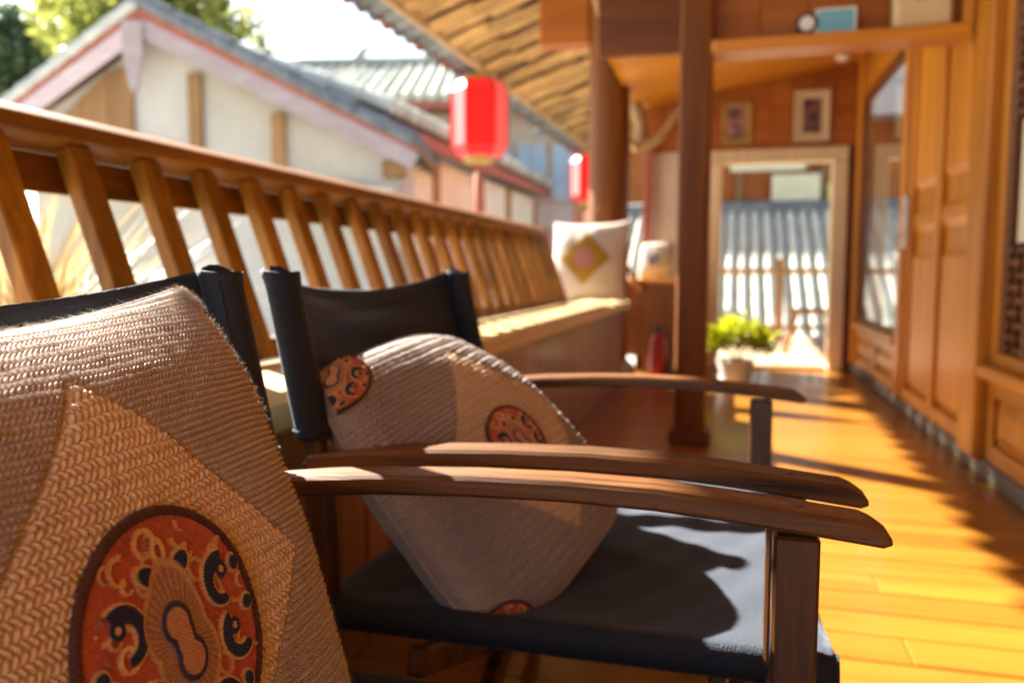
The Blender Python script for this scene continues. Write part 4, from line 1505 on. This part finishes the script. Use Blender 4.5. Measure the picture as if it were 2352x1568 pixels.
# larger house behind with a broad grey roof
h3 = thing('broad_roof_house', 'large house behind with broad pale grey tiled roof and blue windows', 'house', out(-1, 26, -2.6))
D3 = 22.0
part(MB().add([out(-8.5, D3 + 1.2, -2.6), out(4.5, D3 + 1.2, -2.6), out(4.5, D3 + 8, -2.6), out(-8.5, D3 + 8, -2.6), out(-8.5, D3 + 1.2, 5.1), out(4.5, D3 + 1.2, 5.1), out(4.5, D3 + 8, 5.1), out(-8.5, D3 + 8, 5.1)],
              [(0, 1, 2, 3), (4, 5, 6, 7), (0, 1, 5, 4), (1, 2, 6, 5), (2, 3, 7, 6), (3, 0, 4, 7)]), 'wall', 'plaster_white', h3)
part(slab(MB(), [out(-9, D3, 5.15), out(5.2, D3, 5.15), out(5.2, D3 + 4.6, 7.35), out(-9, D3 + 4.6, 7.15)], .08), 'roof_deck', 'outdoor_wood', h3)
part(slab(MB(), [out(5.2, D3 + 9.2, 5.15), out(-9, D3 + 9.2, 5.15), out(-9, D3 + 4.6, 7.15), out(5.2, D3 + 4.6, 7.35)], .08), 'roof_deck', 'outdoor_wood', h3)
r0 = -9.0
while r0 < 5.2:
    path, rr = [], []
    p0, p1 = Vector(out(r0, D3 - .1, 5.26)), Vector(out(r0, D3 + 4.6, 7.30 + .014 * r0))
    for k in range(8):
        path += [p0.lerp(p1, k / 8), p0.lerp(p1, (k + .97) / 8)]
        rr += [.15, .12]
    part(MB().tube(path, rr, 8), 'tile_row', 'roof_tile_pale', h3, smooth=True)
    r0 += .36
part(MB().tube([out(-9.1, D3 + 4.6, 7.32), out(-3.3, D3 + 4.6, 7.42), out(5.3, D3 + 4.6, 7.55)], .17, 8), 'ridge', 'roof_tile_pale', h3, smooth=True)
part(MB().tube([out(-5.0, D3 + 4.6, 7.45), out(-4.85, D3 + 4.6, 7.75), out(-4.5, D3 + 4.6, 7.9)], [.2, .14, .05], 8), 'ridge_ornament', 'roof_tile_pale', h3, smooth=True)
part(MB().beam(out(-9, D3 - .08, 5.08), out(5.2, D3 - .08, 5.08), .06, .2, (0, 0, 1)), 'eave_board', 'roof_red', h3)
for r0 in (-2.6, -.45, .55, 1.55):
    w_ = part(MB().beam(out(r0, D3 + 1.15, 2.6), out(r0, D3 + 1.15, 4.3), .9, .08, FWD, .01), 'window', 'plaster_white', h3)
    part(MB().beam(out(r0 - .2, D3 + 1.10, 2.7), out(r0 - .2, D3 + 1.10, 4.2), .34, .04, FWD), 'pane', 'window_blue', w_)
    part(MB().beam(out(r0 + .2, D3 + 1.10, 2.7), out(r0 + .2, D3 + 1.10, 4.2), .34, .04, FWD), 'pane', 'window_blue', w_)

# ------------------------------------------------------------------ seen through the doorway
t = thing('sunlit_roof', 'sunlit pale tiled roof with dark gaps seen through the doorway', 'roof', (1, 10.5, -2.6))
part(slab(MB(), [(-1.6, 8.95, -.55), (4.2, 8.95, -.55), (4.2, 11.9, 1.35), (-1.6, 11.9, 1.35)], .05), 'roof_deck', 'roof_tile_pale', t)
part(MB().box(-1.5, 4.1, 9.3, 15.5, -2.6, -.75), 'wall', 'plaster_cream', t)
x = -1.55
while x < 4.2:
    path, rr = [], []
    p0, p1 = Vector((x, 8.9, -.47)), Vector((x + .0, 11.9, 1.44))
    for k in range(9):
        path += [p0.lerp(p1, k / 9), p0.lerp(p1, (k + .97) / 9)]
        rr += [.064, .056]
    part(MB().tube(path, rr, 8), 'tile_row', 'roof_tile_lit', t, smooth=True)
    x += .158
part(MB().tube([(-1.7, 11.95, 1.50), (4.3, 11.95, 1.50)], .12, 8), 'ridge', 'roof_tile', t, smooth=True)

t = thing('timber_house', 'dark brown timber house with pale sign boards beyond the sunlit roof', 'house', (1.5, 14, -2.6))
part(MB().box(-2.5, 6, 13.2, 17, -2.6, 3.2), 'wall', 'header_wood', t)
part(slab(MB(), [(-3, 12.5, 2.75), (6.5, 12.5, 2.75), (6.5, 15.5, 4.3), (-3, 15.5, 4.3)], .1), 'roof_deck', 'roof_tile', t)
x = -2.4
while x < 6:
    part(MB().box(x, x + .12, 13.1, 13.19, -2.6, 2.9, .01), 'timber_post', 'outdoor_wood', t)
    x += .62
sg = [(.62, 1.32, 1.62, 2.10, 'sign_cream'), (1.42, 1.86, 1.62, 1.95, 'sign_green'), (.0, 1.1, 2.16, 2.32, 'sign_cream')]
for x0, x1, z0, z1, m_ in sg:
    part(MB().box(x0, x1, 12.98, 13.06, z0, z1, .01), 'sign_board', m_, t)
t = thing('terrace_railing', 'brown wooden terrace railing beyond the doorway', 'railing', (.8, 7.6, 0))
part(MB().box(-.5, 2.1, 7.58, 7.64, .60, .65, .006), 'top_rail', 'outdoor_wood', t)
part(MB().box(-.5, 2.1, 7.59, 7.63, .10, .14, .004), 'bottom_rail', 'outdoor_wood', t)
for x0 in (-.45, .42, 1.02, 1.9):
    part(MB().box(x0, x0 + .07, 7.57, 7.65, -.012, .74, .006), 'railing_post', 'outdoor_wood', t)
t = thing('wooden_easel_stool', 'small brown splay legged wooden stool on the sunny terrace', 'stool', (.62, 6.5, 0))
part(MB().box(.46, .80, 6.36, 6.66, .30, .335, .006), 'seat', 'outdoor_wood', t)
for sx, sy in ((-1, -1), (1, -1), (1, 1), (-1, 1)):
    part(MB().beam((.63 + sx * .12, 6.51 + sy * .10, .30), (.63 + sx * .20, 6.51 + sy * .15, -.010), .035, .035, (0, 1, 0), .004), 'leg', 'outdoor_wood', t)

# ------------------------------------------------------------------ trees and dry grass
def tree(name, label, c, rad, trunk_h, nleaf, mat, seed, lw):
    pr = random.Random(seed)
    cx, cy, cz = c
    t = thing(name, label, 'tree', (cx, cy, -2.6), 'trees behind the gable house')
    tr = MB().tube([(cx, cy, -2.6), (cx + .1, cy, cz - rad[2] * .6), (cx, cy + .1, cz), (cx + .1, cy, cz + rad[2] * .7)], [.32, .24, .14, .04], 9)
    clumps = []
    for i in range(26):
        th, ph = pr.uniform(0, 6.283), math.acos(pr.uniform(-.8, 1))
        k_ = pr.uniform(.35, .95)
        p = Vector((cx + rad[0] * k_ * math.sin(ph) * math.cos(th), cy + rad[1] * k_ * math.sin(ph) * math.sin(th), cz + rad[2] * k_ * math.cos(ph)))
        clumps.append((p, pr.uniform(.35, .7) * min(rad)* .75))
        if i % 2 == 0:
            tr.tube([(cx, cy, cz - rad[2] * .3), Vector((cx, cy, cz)).lerp(p, .5) + Vector((0, 0, .1)), p], [.09, .05, .02], 6)
    part(tr, 'trunk', 'bark', t, smooth=True)
    lf = MB()
    for i in range(nleaf):
        p, r = clumps[pr.randrange(len(clumps))]
        d0 = Vector((pr.gauss(0, 1), pr.gauss(0, 1), pr.gauss(0, 1))).normalized()
        q = p + d0 * r * pr.uniform(.3, 1) ** .5
        d = (d0 + Vector((pr.uniform(-1, 1), pr.uniform(-1, 1), pr.uniform(-1, 1)))).normalized()
        s = d.cross(Vector((pr.uniform(-1, 1), pr.uniform(-1, 1), pr.uniform(-1, 1)))).normalized()
        l, w = lw * pr.uniform(.7, 1.3), lw * .3
        lf.add([q, q + d * l * .5 + s * w, q + d * l, q + d * l * .5 - s * w], [(0, 1, 2, 3)])
    part(lf, 'crown', mat, t)
tree('leafy_tree', 'sunlit yellow green tree rising behind the gable house', out(-9.7, 21, 6.6), (2.9, 2.6, 2.5), 6, 9000, 'foliage_yellow', 11, .26)
tree('leafy_tree', 'darker tree at the left picture edge', out(-14.6, 23, 5.6), (2.2, 2.2, 3.2), 6, 6000, 'foliage_dark', 12, .26)
tree('leafy_tree', 'dark treetop showing past the gable apex', out(-10.6, 25, 8.4), (1.0, 1.1, 1.0), 6, 2500, 'foliage_dark', 13, .24)

t = thing('dry_grass_pot', 'stone planter of straw coloured dry grass outside the railing', 'plant', (-1.70, 1.62, -.03))
part(MB().lathe([(.15, 0), (.19, .02), (.22, .30), (.235, .33), (.20, .33), (.18, .29), (.003, .28)], 24, (-1.70, 1.62, -.03)), 'pot', 'stone', t, smooth=True)
gr = MB()
pr = random.Random(17)
for i in range(420):
    a, r0 = pr.uniform(0, 6.283), pr.uniform(0, .16)
    p0 = Vector((-1.70 + r0 * math.cos(a), 1.62 + r0 * math.sin(a), .25))
    lean = Vector((math.cos(a), math.sin(a), 0)) * pr.uniform(.05, .50) + Vector((pr.uniform(-.1, .1), pr.uniform(-.1, .1), 0))
    hgt = pr.uniform(.25, .62)
    p1 = p0 + lean * .35 + Vector((0, 0, hgt * .65))
    p2 = p0 + lean + Vector((0, 0, hgt))
    s = Vector((-math.sin(a), math.cos(a), 0)) * pr.uniform(.003, .007)
    gr.add([p0 - s, p0 + s, p1 + s * .8, p1 - s * .8, p2], [(0, 1, 2, 3), (3, 2, 4)])
part(gr, 'grass_blades', 'dry_grass', t, kind='stuff')

# ------------------------------------------------------------------ layout units to metres
for o in list(scene.objects):
    if '_loc' in o:
        del o['_loc']
    if o.parent is None and o.type in {'MESH', 'EMPTY'}:
        o.location = Vector(o.location) * S
        o.scale = (S, S, S)
